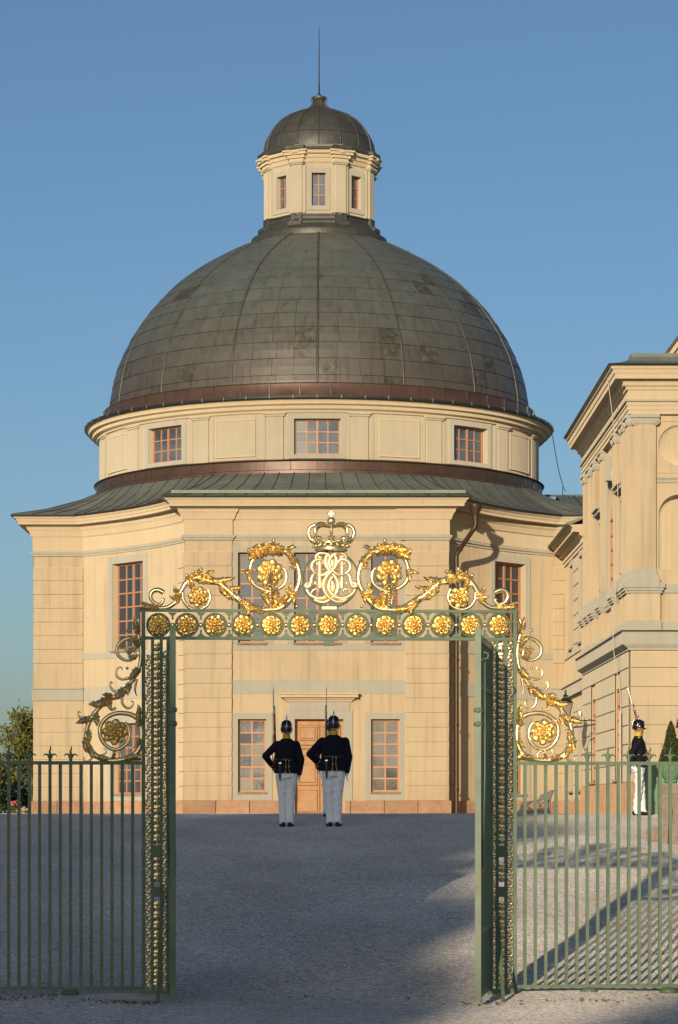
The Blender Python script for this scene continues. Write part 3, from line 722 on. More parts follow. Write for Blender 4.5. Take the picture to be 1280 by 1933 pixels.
def chapel_lantern():
    c = (AX, AY, 0)
    m = MB(); m.lathe([(1.98, 18.05), (2.0, 18.20), (1.98, 18.28), (1.94, 18.30), (1.86, 18.34), (1.80, 18.44), (1.70, 18.48)], c, 64); m.build('lantern_foot', M['copper_dark'], chapel, 'auto')
    AP = 1.50; hs = AP * math.tan(R(22.5))
    faces = []
    for k in range(8):
        a = R(45 * k); N = (sin(a), -cos(a)); U = (cos(a), sin(a)); faces.append(flat((AX + N[0] * AP, AY + N[1] * AP), U, N))
    octo = lambda r: [(AX + r / cos(R(22.5)) * sin(R(45 * k + 22.5)), AY - r / cos(R(22.5)) * cos(R(45 * k + 22.5))) for k in range(8)]
    m = MB(); sweep(m, octo(AP), [(0.0, 18.40), (0.17, 18.45), (0.16, 18.52), (0.06, 18.62), (0.05, 18.70), (0.09, 18.72), (0.09, 18.76), (0.0, 18.78)]); m.build('lantern_base', M['copper_dark'], chapel)
    w = MB()
    for f in faces: wall_grid(w, f, -hs, hs, 18.6, 20.45, [(-0.21, 0.21, 18.98, 19.94)], 0.16)
    w.build('lantern_wall', M['plaster_pale'], chapel)
    for k in (0, 1, 7, 2, 6):
        window(chapel, faces[k], -0.20, 0.20, 18.99, 19.93, 2, 3, rec=0.10, sur=0.14, glass='glass2', sill=False, fw=0.026, bw=0.011, bot=18.86)
    inn = MB(); sweep(inn, octo(AP - 0.3), [(0, 18.7), (0, 20.4)]); inn.build('shade_backing', M['dark'], chapel)  # near-black liner coloured as the shade inside the lantern
    for k in range(8):
        a = R(45 * k + 22.5); N = (sin(a), -cos(a)); U = (cos(a), sin(a)); r = AP / cos(R(22.5)) - 0.03
        f = flat((AX + N[0] * r, AY + N[1] * r), U, N)
        s = MB(); s.box((-0.165, -0.2, 18.78), (0.165, 0.07, 20.16), f); s.box((-0.25, -0.2, 18.78), (0.25, 0.01, 20.14), f)
        s.box((-0.20, -0.2, 20.16), (0.20, 0.11, 20.20), f); s.box((-0.23, -0.2, 20.20), (0.23, 0.14, 20.25), f); s.build('lantern_pilaster', M['plaster_pale'], chapel)
        s = MB(); s.box((-0.20, -0.2, 18.50), (0.20, 0.14, 18.56), f); s.box((-0.17, -0.2, 18.56), (0.17, 0.09, 18.78), f); s.box((-0.21, -0.2, 18.40), (0.21, 0.24, 18.50), f); s.build('pilaster_foot', M['copper_dark'], chapel)
        s = MB()
        for (o, z0, z1) in ((0.10, 20.25, 20.33), (0.15, 20.33, 20.42), (0.21, 20.42, 20.50), (0.25, 20.50, 20.55)): s.box((-0.22 - (o - .10), -0.3, z0), (0.22 + (o - .10), o, z1), f)
        s.build('cornice_block', M['moulding'], chapel)
        s = MB(); s.box((-0.28, -0.4, 20.56), (0.28, 0.22, 20.68), f); s.build('dome_foot_block', M['copper_dark'], chapel)
    m = MB(); sweep(m, octo(AP), [(0.0, 20.22), (0.04, 20.24), (0.08, 20.34), (0.12, 20.36), (0.14, 20.44), (0.22, 20.46), (0.24, 20.54), (0.0, 20.56)]); m.build('lantern_cornice', M['moulding'], chapel)
    m = MB(); sweep(m, octo(AP), [(0.26, 20.555), (0.27, 20.58), (0.13, 20.62), (0.15, 20.66), (0.15, 20.72), (-0.2, 20.76)]); m.build('cornice_cover', M['copper_dark'], chapel)
    prof = [(1.62, 20.70), (1.62, 20.85), (1.58, 21.08), (1.49, 21.30), (1.35, 21.52), (1.15, 21.73), (0.90, 21.90), (0.60, 22.03), (0.38, 22.10), (0.26, 22.17), (0.19, 22.28), (0.165, 22.40), (0.20, 22.44), (0.20, 22.50), (0.05, 22.53)]
    m = MB(); m.lathe(prof, c, 64); d = m.build('small_dome', M['copper_dark'], chapel, 'auto')
    for k in range(16):
        a = R(22.5 * k); s = MB(); s.tube([(AX + (r + .01) * sin(a), AY - (r + .01) * cos(a), z) for r, z in prof[:12]], 0.030 if k % 2 else 0.016, 6); s.build('small_rib', M['copper_dark'], d, True)
    for (r, z) in ((1.55, 21.16),):
        s = MB(); s.lathe([(r + .005, z - 0.012), (r + 0.016, z), (r - 0.005, z + 0.012)], c, 64); s.build('small_dome_seam', M['copper_seam'], d)
    s = MB()
    for k in range(8):
        a = R(45 * k + 22.5); s.tube([(AX + .19 * sin(a), AY - .19 * cos(a), 22.47), (AX + .25 * sin(a), AY - .25 * cos(a), 22.46), (AX + .25 * sin(a), AY - .25 * cos(a), 22.38)], 0.012, 5)
    s.build('cap_hooks', M['copper_dark'], d)
    s = MB(); s.lathe([(0.05, 22.5), (0.06, 22.56), (0.025, 22.62), (0.020, 23.0), (0.016, 23.8), (0.006, 24.55), (0.0, 24.56)], c, 8); s.build('lightning_rod', M['black_iron'], chapel, True)
chapel_lantern()
# ------------------------------------------------------------------ palace pavilion on the right and the wing that joins it to the chapel
PX, PY = 6.33, 56.92                     # near corner of the pavilion (upper wall)
pav = empty('palace_pavilion', (PX + 4, PY + 5, 1.55), 'tall yellow palace pavilion with Ionic pilasters and round niches at the right edge', 'palace')
f_pl = Fr(lambda u: ((PX, PY + u), (-1, 0)))          # left wall, u runs away from the viewer
f_pf = flat((PX, PY), (1, 0), (0, -1))                # front wall
f_ll = Fr(lambda u: ((PX - 0.10, PY + u), (-1, 0))); f_lf = flat((PX, PY - 0.10), (1, 0), (0, -1))   # lower storey stands 10 cm proud
PD = 10.7
def scoop(mb, fr, loop, cu, cz, depth, both):
    """hollowed niche behind an opening"""
    n = len(loop); rows = [1.0, 0.94, 0.8, 0.6, 0.35, 0.0]; vs = []
    for s in rows:
        for a, b in loop:
            vs.append(fr.p(cu + (a - cu) * s, -depth * sqrt(max(0, 1 - s * s)), cz + (b - cz) * s if both else b))
    fs = [(r * n + i, r * n + (i + 1) % n, (r + 1) * n + (i + 1) % n, (r + 1) * n + i) for r in range(len(rows) - 1) for i in range(n)]
    mb.add(vs, fs)
def courses(fr, u0, u1, z0, z1, ch, parent, holes=(), mk='plaster', d=0.03, split=None):
    z = z0; k = 0
    while z < z1 - 0.1:
        zt = min(z + ch, z1); cuts = [(u0, u1)]
        for h in holes:
            if h[2] < zt - 0.02 and h[3] > z + 0.02:
                nc = []
                for a, b in cuts:
                    if h[1] <= a or h[0] >= b: nc.append((a, b)); continue
                    if h[0] > a: nc.append((a, h[0]))
                    if h[1] < b: nc.append((h[1], b))
                cuts = nc
        for a, b in cuts:
            if b - a > 0.05:
                m = MB(); m.block(a + .003, b - .003, 0, d, z + 0.007, zt - 0.007, fr, 0.014); m.build('rusticated_block', M[mk], parent)
        z = zt; k += 1
def build_pavilion():
    lowin = [(1.55, 2.85, 2.36, 4.40), (7.2, 8.5, 2.36, 4.40)]
    w = MB()
    wall_grid(w, f_ll, 0, PD, 1.3, 5.2, lowin, 0.3, d=-0.03); wall_grid(w, f_lf, -0.07, 12, 1.3, 5.2, [], d=-0.03)
    # upper left wall with arched window
    def arch(u0, u1, z0, z1, n=14):
        r = (u1 - u0) / 2; c = (u0 + u1) / 2; return [(u0, z0), (u1, z0)] + [(c + r * cos(pi * i / n), z1 - r + r * sin(pi * i / n)) for i in range(n + 1)]
    ah = arch(3.5, 5.3, 6.7, 9.4)
    sq = [(1.7, 2.5, 7.0, 8.6), (6.5, 7.3, 7.0, 8.6)]
    plate(w, f_pl, [(0, 5.2), (PD, 5.2), (PD, 10.2), (0, 10.2)], [ah] + [[(a, c), (b, c), (b, e), (a, e)] for a, b, c, e in sq], 0.3, back=False)
    ov = [(0.97 + 0.43 * cos(2 * pi * i / 40), 9.53 + 0.43 * sin(2 * pi * i / 40)) for i in range(40)]
    nh = arch(0.54, 1.42, 6.86, 8.47, 20)
    plate(w, f_pf, [(0, 5.2), (12, 5.2), (12, 10.2), (0, 10.2)], [ov, nh], 0.0, back=False)
    scoop(w, f_pf, ov, 0.97, 9.53, 0.22, True); scoop(w, f_pf, nh, 0.98, 7.6, 0.30, False)
    w.add([(PX, PY + PD, 1.3), (PX + 12, PY + PD, 1.3), (PX + 12, PY + PD, 11), (PX, PY + PD, 11)], [(0, 1, 2, 3)])
    w.add([(PX + 12, PY, 1.3), (PX + 12, PY + PD, 1.3), (PX + 12, PY + PD, 11), (PX + 12, PY, 11)], [(0, 1, 2, 3)])
    w.build('wall', M['plaster'], pav)
    dk = MB(); dk.box((PX + 0.34, PY + 0.4, 1.4), (PX + 0.4, PY + PD, 10)); dk.build('shade_backing', M['dark'], pav)  # near-black sheet painted as the shade behind the pavilion windows
    for h in lowin: window(pav, f_ll, *h, 2, 6, rec=0.045, sur=0.0, sill=True)
    window(pav, f_pl, 3.52, 5.28, 6.72, 8.5, 4, 5, rec=0.04, sur=0, double=True, sill=False)
    for h in sq:
        window(pav, f_pl, *h, 2, 5, rec=0.03, sur=0.12, sill=False)
        m = MB(); m.box((h[0] - .2, 0, h[3] + .2), (h[1] + .2, 0.14, h[3] + .28), f_pl); m.box((h[0] - .25, 0, h[3] + .28), (h[1] + .25, 0.2, h[3] + .33), f_pl); m.build('window_hood', M['grey'], pav)
    fan = MB(); n = 14
    fan.add([f_pl.p(4.4, -0.17, 8.5)] + [f_pl.p(4.4 + 0.9 * cos(pi * i / n), -0.17, 8.5 + 0.9 * sin(pi * i / n)) for i in range(n + 1)], [(0, i + 1, i + 2) for i in range(n)]); fan.build('fanlight', M['glass'], pav)
    k = MB(); k.tube([f_pl.p(4.4 + 0.98 * cos(pi * i / n), 0.02, 8.5 + 0.98 * sin(pi * i / n)) for i in range(n + 1)], 0.06, 6); k.box((3.35, 0, 6.7), (3.5, .05, 8.5), f_pl); k.box((5.3, 0, 6.7), (5.45, .05, 8.5), f_pl); k.build('arch_surround', M['grey'], pav)
    k = MB(); k.box((4.28, 0, 9.3), (4.52, 0.16, 9.85), f_pl); k.build('keystone', M['grey'], pav)
    # lower storey rustication
    courses(f_ll, 0, PD, 2.28, 5.1, 0.41, pav, lowin, 'plaster_pale')
    courses(f_lf, -0.07, 6, 2.28, 5.1, 0.41, pav)
    for fr, a, c, n in ((f_ll, 0, PD, 9), (f_lf, -0.15, 6, 5)):
        for i in range(n):
            m = MB(); m.block(a + (c - a) * i / n + .004, a + (c - a) * (i + 1) / n - .004, -0.2, 0.07, 1.3, 2.28, fr, 0.015); m.build('plinth_stone', M['plinth'], pav)
    path = [(PX, PY + PD), (PX, PY), (PX + 12, PY)]
    m = MB(); sweep(m, path, [(0.0, 5.10), (0.13, 5.12), (0.13, 5.16), (0.20, 5.20), (0.26, 5.24), (0.27, 5.48), (0.29, 5.50), (0.0, 5.53)], False); m.build('string_course', M['grey'], pav)
    m = MB(); sweep(m, path, [(0.27, 5.505), (0.31, 5.51), (0.30, 5.535), (0.0, 5.545)], False); m.build('string_cover', M['gutter'], pav)
    m = MB(); sweep(m, path, [(0.0, 5.53), (0.05, 5.54), (0.05, 5.74), (0.0, 5.75)], False); m.build('grey_band', M['grey'], pav)
    m = MB(); sweep(m, path, [(0.0, 6.33), (0.06, 6.36), (0.08, 6.42), (0.10, 6.44), (0.10, 6.54), (0.0, 6.56)], False); m.build('pedestal_rail', M['grey'], pav)
    m = MB(); sweep(m, path, [(0.0, 10.17), (0.12, 10.18), (0.12, 10.26), (0.14, 10.27), (0.14, 10.36), (0.16, 10.37), (0.16, 10.43), (0.0, 10.44)], False); m.build('architrave', M['moulding'], pav)
    m = MB(); sweep(m, path, [(0.0, 10.43), (0.20, 10.44), (0.21, 10.48), (0.0, 10.49)], False); m.build('architrave_moulding', M['grey'], pav)
    m = MB(); sweep(m, path, [(0.0, 10.48), (0.13, 10.49), (0.13, 10.68), (0.17, 10.70), (0.18, 10.75), (0.24, 10.78), (0.25, 10.84), (0.30, 10.88), (0.0, 10.89)], False); m.build('frieze', M['moulding'], pav)
    m = MB(); sweep(m, path, [(0.0, 10.88), (0.44, 10.89), (0.44, 10.99), (0.46, 11.0), (0.49, 11.07), (0.53, 11.10), (0.54, 11.15), (0.0, 11.16)], False); m.build('cornice', M['moulding'], pav)
    m = MB(); sweep(m, path, [(0.0, 11.15), (0.58, 11.152), (0.60, 11.19), (0.0, 11.195)], False); m.build('eaves_edge', M['gutter'], pav)
    m = MB(); sweep(m, path, [(0.58, 11.19), (0.30, 11.26), (0.16, 11.32), (0.06, 11.42), (0.04, 11.50), (-0.2, 11.52), (-3.0, 11.9)], False); m.build('roof', M['copper_green'], pav)
    # pilasters with base, pedestal and Ionic capital
    def pil(fr, u, hw=0.235):
        s = MB(); s.box((u - hw, 0, 6.85), (u + hw, 0.12, 9.97), fr); p = s.build('pilaster', M['plaster'], pav)
        s = MB()
        for (z0, z1, e, o) in ((6.56, 6.66, 0.07, 0.20), (6.66, 6.72, 0.05, 0.18), (6.72, 6.78, 0.03, 0.155), (6.78, 6.85, 0.015, 0.14)): s.box((u - hw - e, 0, z0), (u + hw + e, o, z1), fr)
        s.build('pilaster_base', M['grey'], p)
        s = MB(); s.box((u - hw - 0.09, 0, 5.75), (u + hw + 0.09, 0.15, 6.34), fr); s.build('pedestal', M['plaster'], p)
        s = MB()
        s.box((u - hw - 0.11, 0, 5.54), (u + hw + 0.11, 0.17, 5.75), fr); s.build('pedestal_foot', M['grey'], p); s = MB()
        for (z0, z1, e, o) in ((6.34, 6.39, 0.12, 0.19), (6.39, 6.45, 0.15, 0.22), (6.45, 6.56, 0.18, 0.25)): s.box((u - hw - e, 0, z0), (u + hw + e, o, z1), fr)
        s.build('pedestal_moulding', M['grey'], p)
        s = MB(); s.box((u - hw - 0.03, 0, 9.97), (u + hw + 0.03, 0.145, 10.10), fr); s.box((u - hw - 0.07, 0, 10.10), (u + hw + 0.07, 0.19, 10.17), fr)
        for sg in (-1, 1):
            c = u + sg * (hw - 0.01)
            for rr, dd in ((0.092, 0.15), (0.066, 0.165), (0.03, 0.18)):
                n = 14; vs = [fr.p(c + rr * cos(2 * pi * i / n), d, 10.03 + rr * sin(2 * pi * i / n)) for d in (0.0, dd) for i in range(n)]
                s.add(vs, [(i, (i + 1) % n, n + (i + 1) % n, n + i) for i in range(n)] + [tuple(range(n, 2 * n))])
        s.build('capital', M['grey'], p)
    pil(f_pf, 0.235)
    for u in (0.235, 1.2, 2.95, 5.85, 7.7, 8.9, 10.3): pil(f_pl, u)
    # panel mouldings on the front
    m = MB(); m.box((0.50, 0, 8.72), (3, 0.03, 8.80), f_pf); m.box((0.50, 0, 8.80), (3, 0.06, 8.84), f_pf); m.build('panel_rail', M['grey'], pav)
    m = MB()
    for (a, b, c, e) in ((0.50, 1.5, 10.04, 10.06), (0.50, 0.52, 8.95, 10.04), (0.50, 1.5, 8.93, 8.95)): m.box((a, 0, c), (b, 0.02, e), f_pf)
    m.build('panel_moulding', M['moulding'], pav)
    # higher roof gable further back
    a = at(1249, 674, 64); b = at(1300, 605, 64); m = MB()
    for (o, t, y0, y1) in ((0.0, 0.06, 63.6, 68), ):
        pass
    dv = (b - a).normalized(); nv = Vector((dv.z, 0, -dv.x))
    def rake(n0, n1, y0, y1, mk, nm):
        q = MB(); A, B = a - dv * 0.5, b + dv * 4
        vs = [Vector((p.x, y, p.z)) + nv * n for y in (y0, y1) for p, n in ((A, n0), (B, n0), (B, n1), (A, n1))]
        q.add(vs, [(0, 1, 2, 3), (7, 6, 5, 4), (0, 4, 5, 1), (1, 5, 6, 2), (2, 6, 7, 3), (3, 7, 4, 0)]); q.build(nm, M[mk], pav)
    rake(0.0, 0.05, 63.6, 69, 'gutter', 'gable_roof_edge'); rake(0.05, 0.17, 63.7, 69, 'moulding', 'raking_cornice'); rake(0.17, 0.26, 63.85, 69, 'moulding', 'raking_moulding'); rake(0.26, 3.5, 64.1, 69, 'plaster', 'gable_wall')
    # loose halyard hanging down the left wall
    m = MB(); top = Vector((PX - 0.5, PY + 0.6, 11.1)); m.tube(spline([top, (PX - 0.25, PY + 0.9, 9.0), (PX - 0.30, PY + 1.0, 6.0), (PX - 0.33, PY + 1.05, 5.3), (PX - 0.2, PY + 0.95, 4.3), (PX - 0.18, PY + 0.9, 3.8)], 6), 0.009, 5); m.build('halyard', M['rope'], pav)
    m = MB(); m.tube([(PX - 0.2, PY + 0.85, 3.85), (PX - 0.2, PY + 0.85, 1.4)], 0.028, 6); pp = m.build('flag_line_pole', M['rope'], pav)
build_pavilion()

def build_wing():
    wing = empty('palace_wing', (PX + 2, 70.5, 1.55), 'lower yellow wing linking the chapel to the palace pavilion', 'wing')
    y0, y1 = PY + PD, AY - CA + 0.02
    f = Fr(lambda u: ((PX - 0.02, y0 + u), (-1, 0))); L = y1 - y0
    ups = [(0.9, 1.75, 6.05, 8.3), (3.7, 4.55, 6.05, 8.3)]; los = [(0.9, 1.75, 2.2, 4.2), (3.7, 4.55, 2.2, 4.2)]
    w = MB(); wall_grid(w, f, 0, L, 1.3, 9.0, ups + los, 0.3); w.build('wall', M['plaster'], wing)
    dk = MB(); dk.box((PX + 0.34, y0 + .1, 1.4), (PX + 0.4, y1 - .1, 8.9)); dk.build('shade_backing', M['dark'], wing)  # near-black sheet painted as the shade behind the wing windows
    for h in ups + los: window(wing, f, *h, 2, 6, rec=0.03, sur=0.14)
    courses(f, 0, L, 1.95, 4.75, 0.39, wing, [(h[0] - .16, h[1] + .16, h[2] - .06, h[3] + .16) for h in los], 'plaster_pale', 0.025)
    courses(f, 1.95, 3.5, 6.1, 8.3, 0.39, wing, [], 'plaster_pale', 0.025)
    m = MB(); m.box((0, 0, 4.75), (L, 0.10, 5.05), f); m.box((0, 0, 5.05), (L, 0.14, 5.09), f); m.box((0, 0, 5.85), (L, 0.03, 6.03), f); m.build('grey_band', M['grey'], wing)
    for i in range(5):
        m = MB(); m.block(L * i / 5 + .004, L * (i + 1) / 5 - .004, -0.1, 0.06, 1.3, 1.93, f, 0.012); m.build('plinth_stone', M['plinth'], wing)
    path = [(PX - 0.02, y1), (PX - 0.02, y0)]
    m = MB(); sweep(m, path, [(0, 8.45), (0.04, 8.46), (0.05, 8.52), (0.08, 8.54), (0.08, 8.66), (0.16, 8.72), (0.17, 8.78), (0.33, 8.80), (0.34, 8.90), (0.42, 8.97), (0.0, 8.99)], False); m.build('cornice', M['moulding'], wing)
    m = MB(); sweep(m, path, [(0.40, 8.975), (0.50, 8.97), (0.50, 9.03), (0.0, 9.2), (-3.5, 10.7)], False); m.build('roof', M['copper_green'], wing)
    m = MB()   # roof running behind the drum towards the palace
    xs = [AX + 5.6, AX + 5.8, 14]; prof = [(73.5, 9.95), (75.2, 10.33), (78.0, 10.92), (83, 10.1)]
    m.add([(x, y, z) for x in (6.4, 15) for y, z in prof], [(i, i + 1, 5 + i, 4 + i) for i in range(3)]); cr = m.build('cross_roof', M['copper_green'], wing)
    for x in (6.9, 7.6, 8.3, 9.0): 
        s = MB(); s.tube([(x, y, z + .012) for y, z in prof], 0.018, 5); s.build('standing_seam', M['copper_seam'], cr)
    s = MB(); s.tube([(5.8, 78, 10.94), (15, 78, 10.94)], 0.035, 6); s.build('ridge_roll', M['copper_green'], cr)
    s = MB(); s.tube([(6.55, 77.6, 10.9), (6.55, 77.6, 11.15)], 0.012, 5); s.build('roof_spike', M['black_iron'], cr)
build_wing()
# ------------------------------------------------------------------ wrought iron gateway, open leaves and fences
GD, GAL = 24.3, R(3.0)
GU = Vector((cos(GAL), sin(GAL))); GN = Vector((sin(GAL), -cos(GAL)))
f_g = flat((0, GD), GU, GN)
def gu(px):
    q = (px - CX) / FPX; return GD * q / (cos(GAL) - q * sin(GAL))
def gp(px, py, d=0.0):
    """photo point on the plane of the gateway, d metres in front of it"""
    u = gu(px); D = GD + u * sin(GAL); p = f_g.p(u, 0, EYE + (HY - py) * D / FPX); return Vector((p.x + GN.x * d, p.y + GN.y * d, p.z))
def gzp(px, py): return gp(px, py).z
MID = 621.5
KP = 206.0                                   # photo pixels per metre at the gateway
portal = empty('gate_portal', (0, GD, 0), 'green iron gateway with gilded rosettes, acanthus scrolls and a crowned monogram', 'gate')

def acanthus(mb, base, ang, L, W, bend=0.0, lift=0.04, lobes=4, mir=1):
    """ruffled leaf lying in the plane of the gate: ang and bend in that plane, tip lifted towards the viewer"""
    n = 20; cs = [-1, -0.62, -0.22, 0, 0.22, 0.62, 1]; U3 = Vector((GU.x, GU.y, 0)); N3 = Vector((GN.x, GN.y, 0)); Z = Vector((0, 0, 1))
    p = Vector(base); rows = []; back = []
    for i in range(n + 1):
        t = i / n; a = ang + bend * t * t; dv = (U3 * cos(a) + Z * sin(a)); sv = (U3 * -sin(a) + Z * cos(a))
        w = 1.05 * W * (sin(pi * min(1, 0.12 + 0.88 * t)) ** 0.7) * (0.66 + 0.34 * abs(cos(pi * lobes * t)) ** 0.8)
        up = lift * sin(pi * t * 0.75) + 0.02
        r = []
        for c in cs:
            ruff = 0.16 * W * cos(lobes * 2 * pi * t) * abs(c)
            h = up - 0.42 * W * c * c + (-0.12 * W if c == 0 else 0.05 * W if abs(c) < 0.3 else 0) + ruff
            r.append(p + sv * (w * c * 0.5) + N3 * h - dv * (abs(c) * w * 0.35))
        rows.append(r); p = p + dv * (L / n)
    k = len(cs); vs = [q for r in rows for q in r] + [q - N3 * 0.010 for r in rows for q in r]; o = (n + 1) * k; fs = []
    for i in range(n):
        for j in range(k - 1):
            a = i * k + j; fs.append((a, a + 1, a + k + 1, a + k)); fs.append((o + a, o + a + k, o + a + k + 1, o + a + 1))
        for j in (0, k - 1): a = i * k + j; fs.append((a, a + k, o + a + k, o + a))
    for j in range(k - 1):
        fs.append((j, o + j, o + j + 1, j + 1)); a = n * k + j; fs.append((a, a + 1, o + a + 1, o + a))
    mb.add(vs, fs)

def rosette_mesh(name, rad, petals=9, inner=6, seed=1):
    """round flower facing -Y in its own axes"""
    rng = random.Random(seed); mb = MB()
    mb.lathe([(rad * 0.75, 0.0), (rad * 0.6, 0.02), (0.001, 0.03)], (0, 0, 0), 20, axis=Matrix.Rotation(R(90), 3, 'X'))
    for layer, (np_, r0, r1, w, h0, h1) in enumerate(((petals, rad * 0.22, rad * 1.0, rad * 0.84, 0.006, 0.020), (petals, rad * 0.18, rad * 0.74, rad * 0.62, 0.020, 0.034), (inner, rad * 0.1, rad * 0.42, rad * 0.46, 0.032, 0.046))):
        for k in range(np_):
            a = 2 * pi * (k + 0.5 * layer) / np_ + rng.uniform(-0.06, 0.06); ca, sa = cos(a), sin(a); n = 8; cs = (-1, -0.5, 0, 0.5, 1); vs = []
            for i in range(n + 1):
                t = i / n; r = r0 + (r1 - r0) * t; ww = w * 0.5 * (sin(pi * (0.12 + 0.80 * t)) ** 0.8) * (1 - 0.30 * ((t * 3) % 1))
                for c in cs:
                    h = h0 + (h1 - h0) * sin(pi * t * 0.8) + (-0.008 if c == 0 else 0.008 if abs(c) == 0.5 else -0.010) * (rad / 0.1) + rng.uniform(-0.003, 0.003)
                    if t > 0.85: h -= 0.02 * (rad / 0.1) * (t - 0.85) / 0.15
                    x, z = r * ca - ww * c * sa, r * sa + ww * c * ca
                    vs.append((x, -h, z))
            k5 = 5; m = (n + 1) * k5; vs += [(x, y + 0.008, z) for x, y, z in vs]; fs = []
            for i in range(n):
                for j in range(4): q = i * k5 + j; fs.append((q, q + 1, q + k5 + 1, q + k5)); fs.append((m + q, m + q + k5, m + q + k5 + 1, m + q + 1))
                for j in (0, 4): q = i * k5 + j; fs.append((q, q + k5, m + q + k5, m + q))
            for j in range(4): q = n * k5 + j; fs.append((q, q + 1, m + q + 1, m + q))
            mb.add(vs, fs)
    mb.ellipsoid((0, -0.040, 0), (rad * 0.15, rad * 0.16, rad * 0.15), 12, 8)
    return mb.mesh(name, M['gold'], 'auto')
GROT = (0, 0, GAL)

def build_portal():
    I = M['iron']
    zt0, zt1 = gzp(621, 1156), gzp(621, 1150.5); zb0, zb1 = gzp(621, 1208.5), gzp(621, 1202.5)
    m = MB(); m.box((gu(263), -0.02, zt0), (gu(976), 0.02, zt1), f_g); m.build('top_rail', I, portal)
    m = MB(); m.box((gu(266), -0.018, zb0), (gu(975), 0.018, zb1), f_g); m.build('lower_rail', I, portal)
    m = MB(); m.box((gu(612), -0.03, zb0 - 0.05), (gu(631), 0.03, zb0 - 0.002), f_g); m.build('bolt_catch', I, portal)
    for s in (-1, 1):
        for k, (px, w, top) in enumerate(((271, 0.017, zt0), (288, 0.0145, zb0), (304.5, 0.0145, zb0), (318, 0.018, zb0))):
            x = px if s < 0 else 2 * MID - px; u = gu(x); m = MB(); m.box((u - w, -w, -0.05), (u + w, w, top), f_g); m.build('post_bar', I, portal)
        a, b = (266, 322) if s < 0 else (921, 977)
        m = MB(); m.box((gu(a), -0.03, 0.0), (gu(b), 0.03, 0.05), f_g); m.build('foot_rail', I, portal)
        for py0, py1 in ((1596, 1618), (1674, 1693)):
            a, b = (290, 303) if s < 0 else (940, 953); m = MB(); m.box((gu(a), -0.022, gzp(a, py1)), (gu(b), 0.022, gzp(a, py0)), f_g); m.build('cross_plate', I, portal)
        x = 271 if s < 0 else 972
        m = MB(); m.box((gu(x) - .03, -.03, zt1), (gu(x) + .03, .03, zt1 + .012), f_g); m.build('post_cap', I, portal)
    # rosettes in rings, beads and drops along the beam
    pyc = 1180.0; rr = 21.3 / KP
    ros = [rosette_mesh('rosette', rr * 0.97, n_, 6, s) for s, n_ in ((1, 10), (2, 9), (3, 11), (4, 10), (5, 9))]
    N = 13; xs = [299 + (942 - 299) * i / (N - 1) for i in range(N)]
    ring = MB(); ring.tube([(rr * cos(2 * pi * i / 36), 0, rr * sin(2 * pi * i / 36)) for i in range(36)], 0.009, 6, closed=True); ring = ring.mesh('rosette_ring', I, True)
    bead = MB(); bead.ellipsoid((0, 0, 0), (0.022, 0.022, 0.022), 12, 8); bead.tube([(-0.03, 0, 0), (0.03, 0, 0)], 0.007, 6); bead = bead.mesh('bead', M['gold'], True)
    drop = MB(); drop.add([(-0.045, -.008, 0), (0.045, -.008, 0), (0.012, -.008, -0.03), (0.006, -.008, -0.05), (-0.006, -.008, -0.05), (-0.012, -.008, -0.03)] + [(-0.045, .008, 0), (0.045, .008, 0), (0.012, .008, -0.03), (0.006, .008, -0.05), (-0.006, .008, -0.05), (-0.012, .008, -0.03)], [(0, 1, 2, 3, 4, 5), (11, 10, 9, 8, 7, 6)] + [(i, (i + 1) % 6, 6 + (i + 1) % 6, 6 + i) for i in range(6)]); drop.ellipsoid((0, 0, -0.056), (0.011, 0.011, 0.011), 8, 6); drop = drop.mesh('drop', I)
    for i, x in enumerate(xs):
        c = gp(x, pyc, 0.0); place('rosette', ros[(i * 3) % 5], portal, c, (0, random.uniform(0, 6.28), GAL)); place('rosette_ring', ring, portal, c, GROT)
        if i < N - 1:
            xm = (xs[i] + xs[i + 1]) / 2; place('bead', bead, portal, gp(xm, pyc), GROT)
            d = place('drop', drop, portal, gp(xm, 1156)); d.rotation_euler = GROT
            d = place('drop', drop, portal, gp(xm, 1202.5)); d.rotation_euler = (R(180), 0, GAL)
    # gilded strips between the post bars
    hus = MB()
    hus.ellipsoid((0, 0, 0.0), (0.012, 0.012, 0.012), 8, 6)
    for sg in (-1, 1):
        for (z0, ln, wd) in ((0.004, 0.05, 0.030), (0.035, 0.05, 0.028)):
            vs = []
            for i in range(6):
                t = i / 5; w = wd * (0.25 + 0.75 * sin(pi * min(1, t * 0.85 + 0.1))); x = sg * (0.004 + 0.010 * t)
                vs += [(x - w * 0.2 * sg, -0.012 - 0.01 * sin(pi * t), z0 + ln * t), (x + sg * w * 0.9, -0.004 - 0.012 * t, z0 + ln * t * 0.92 - 0.008)]
            vs += [(x, y + 0.012, z) for x, y, z in vs]; fs = []
            for i in range(5): q = 2 * i; fs += [(q, q + 1, q + 3, q + 2), (12 + q, 12 + q + 2, 12 + q + 3, 12 + q + 1), (q, q + 2, 12 + q + 2, 12 + q), (q + 1, 12 + q + 1, 12 + q + 3, q + 3)]
            hus.add(vs, fs)
    hus.tube([(0, 0.004, -0.01), (0, 0.004, 0.085)], 0.014, 6); hus.ellipsoid((0, -0.004, 0.045), (0.018, 0.014, 0.016), 8, 6)
    hus = hus.mesh('gilt_husk', M['gold'], 'auto')
    sc = MB()
    pts = spline([(0.018, 0, 0), (0.010, 0, 0.03), (-0.010, 0, 0.055), (-0.018, 0, 0.085), (-0.004, 0, 0.112), (0.014, 0, 0.118), (0.018, 0, 0.102), (0.008, 0, 0.092)], 4); sc.tube(pts, [0.0085 - 0.003 * i / len(pts) for i in range(len(pts))], 6)
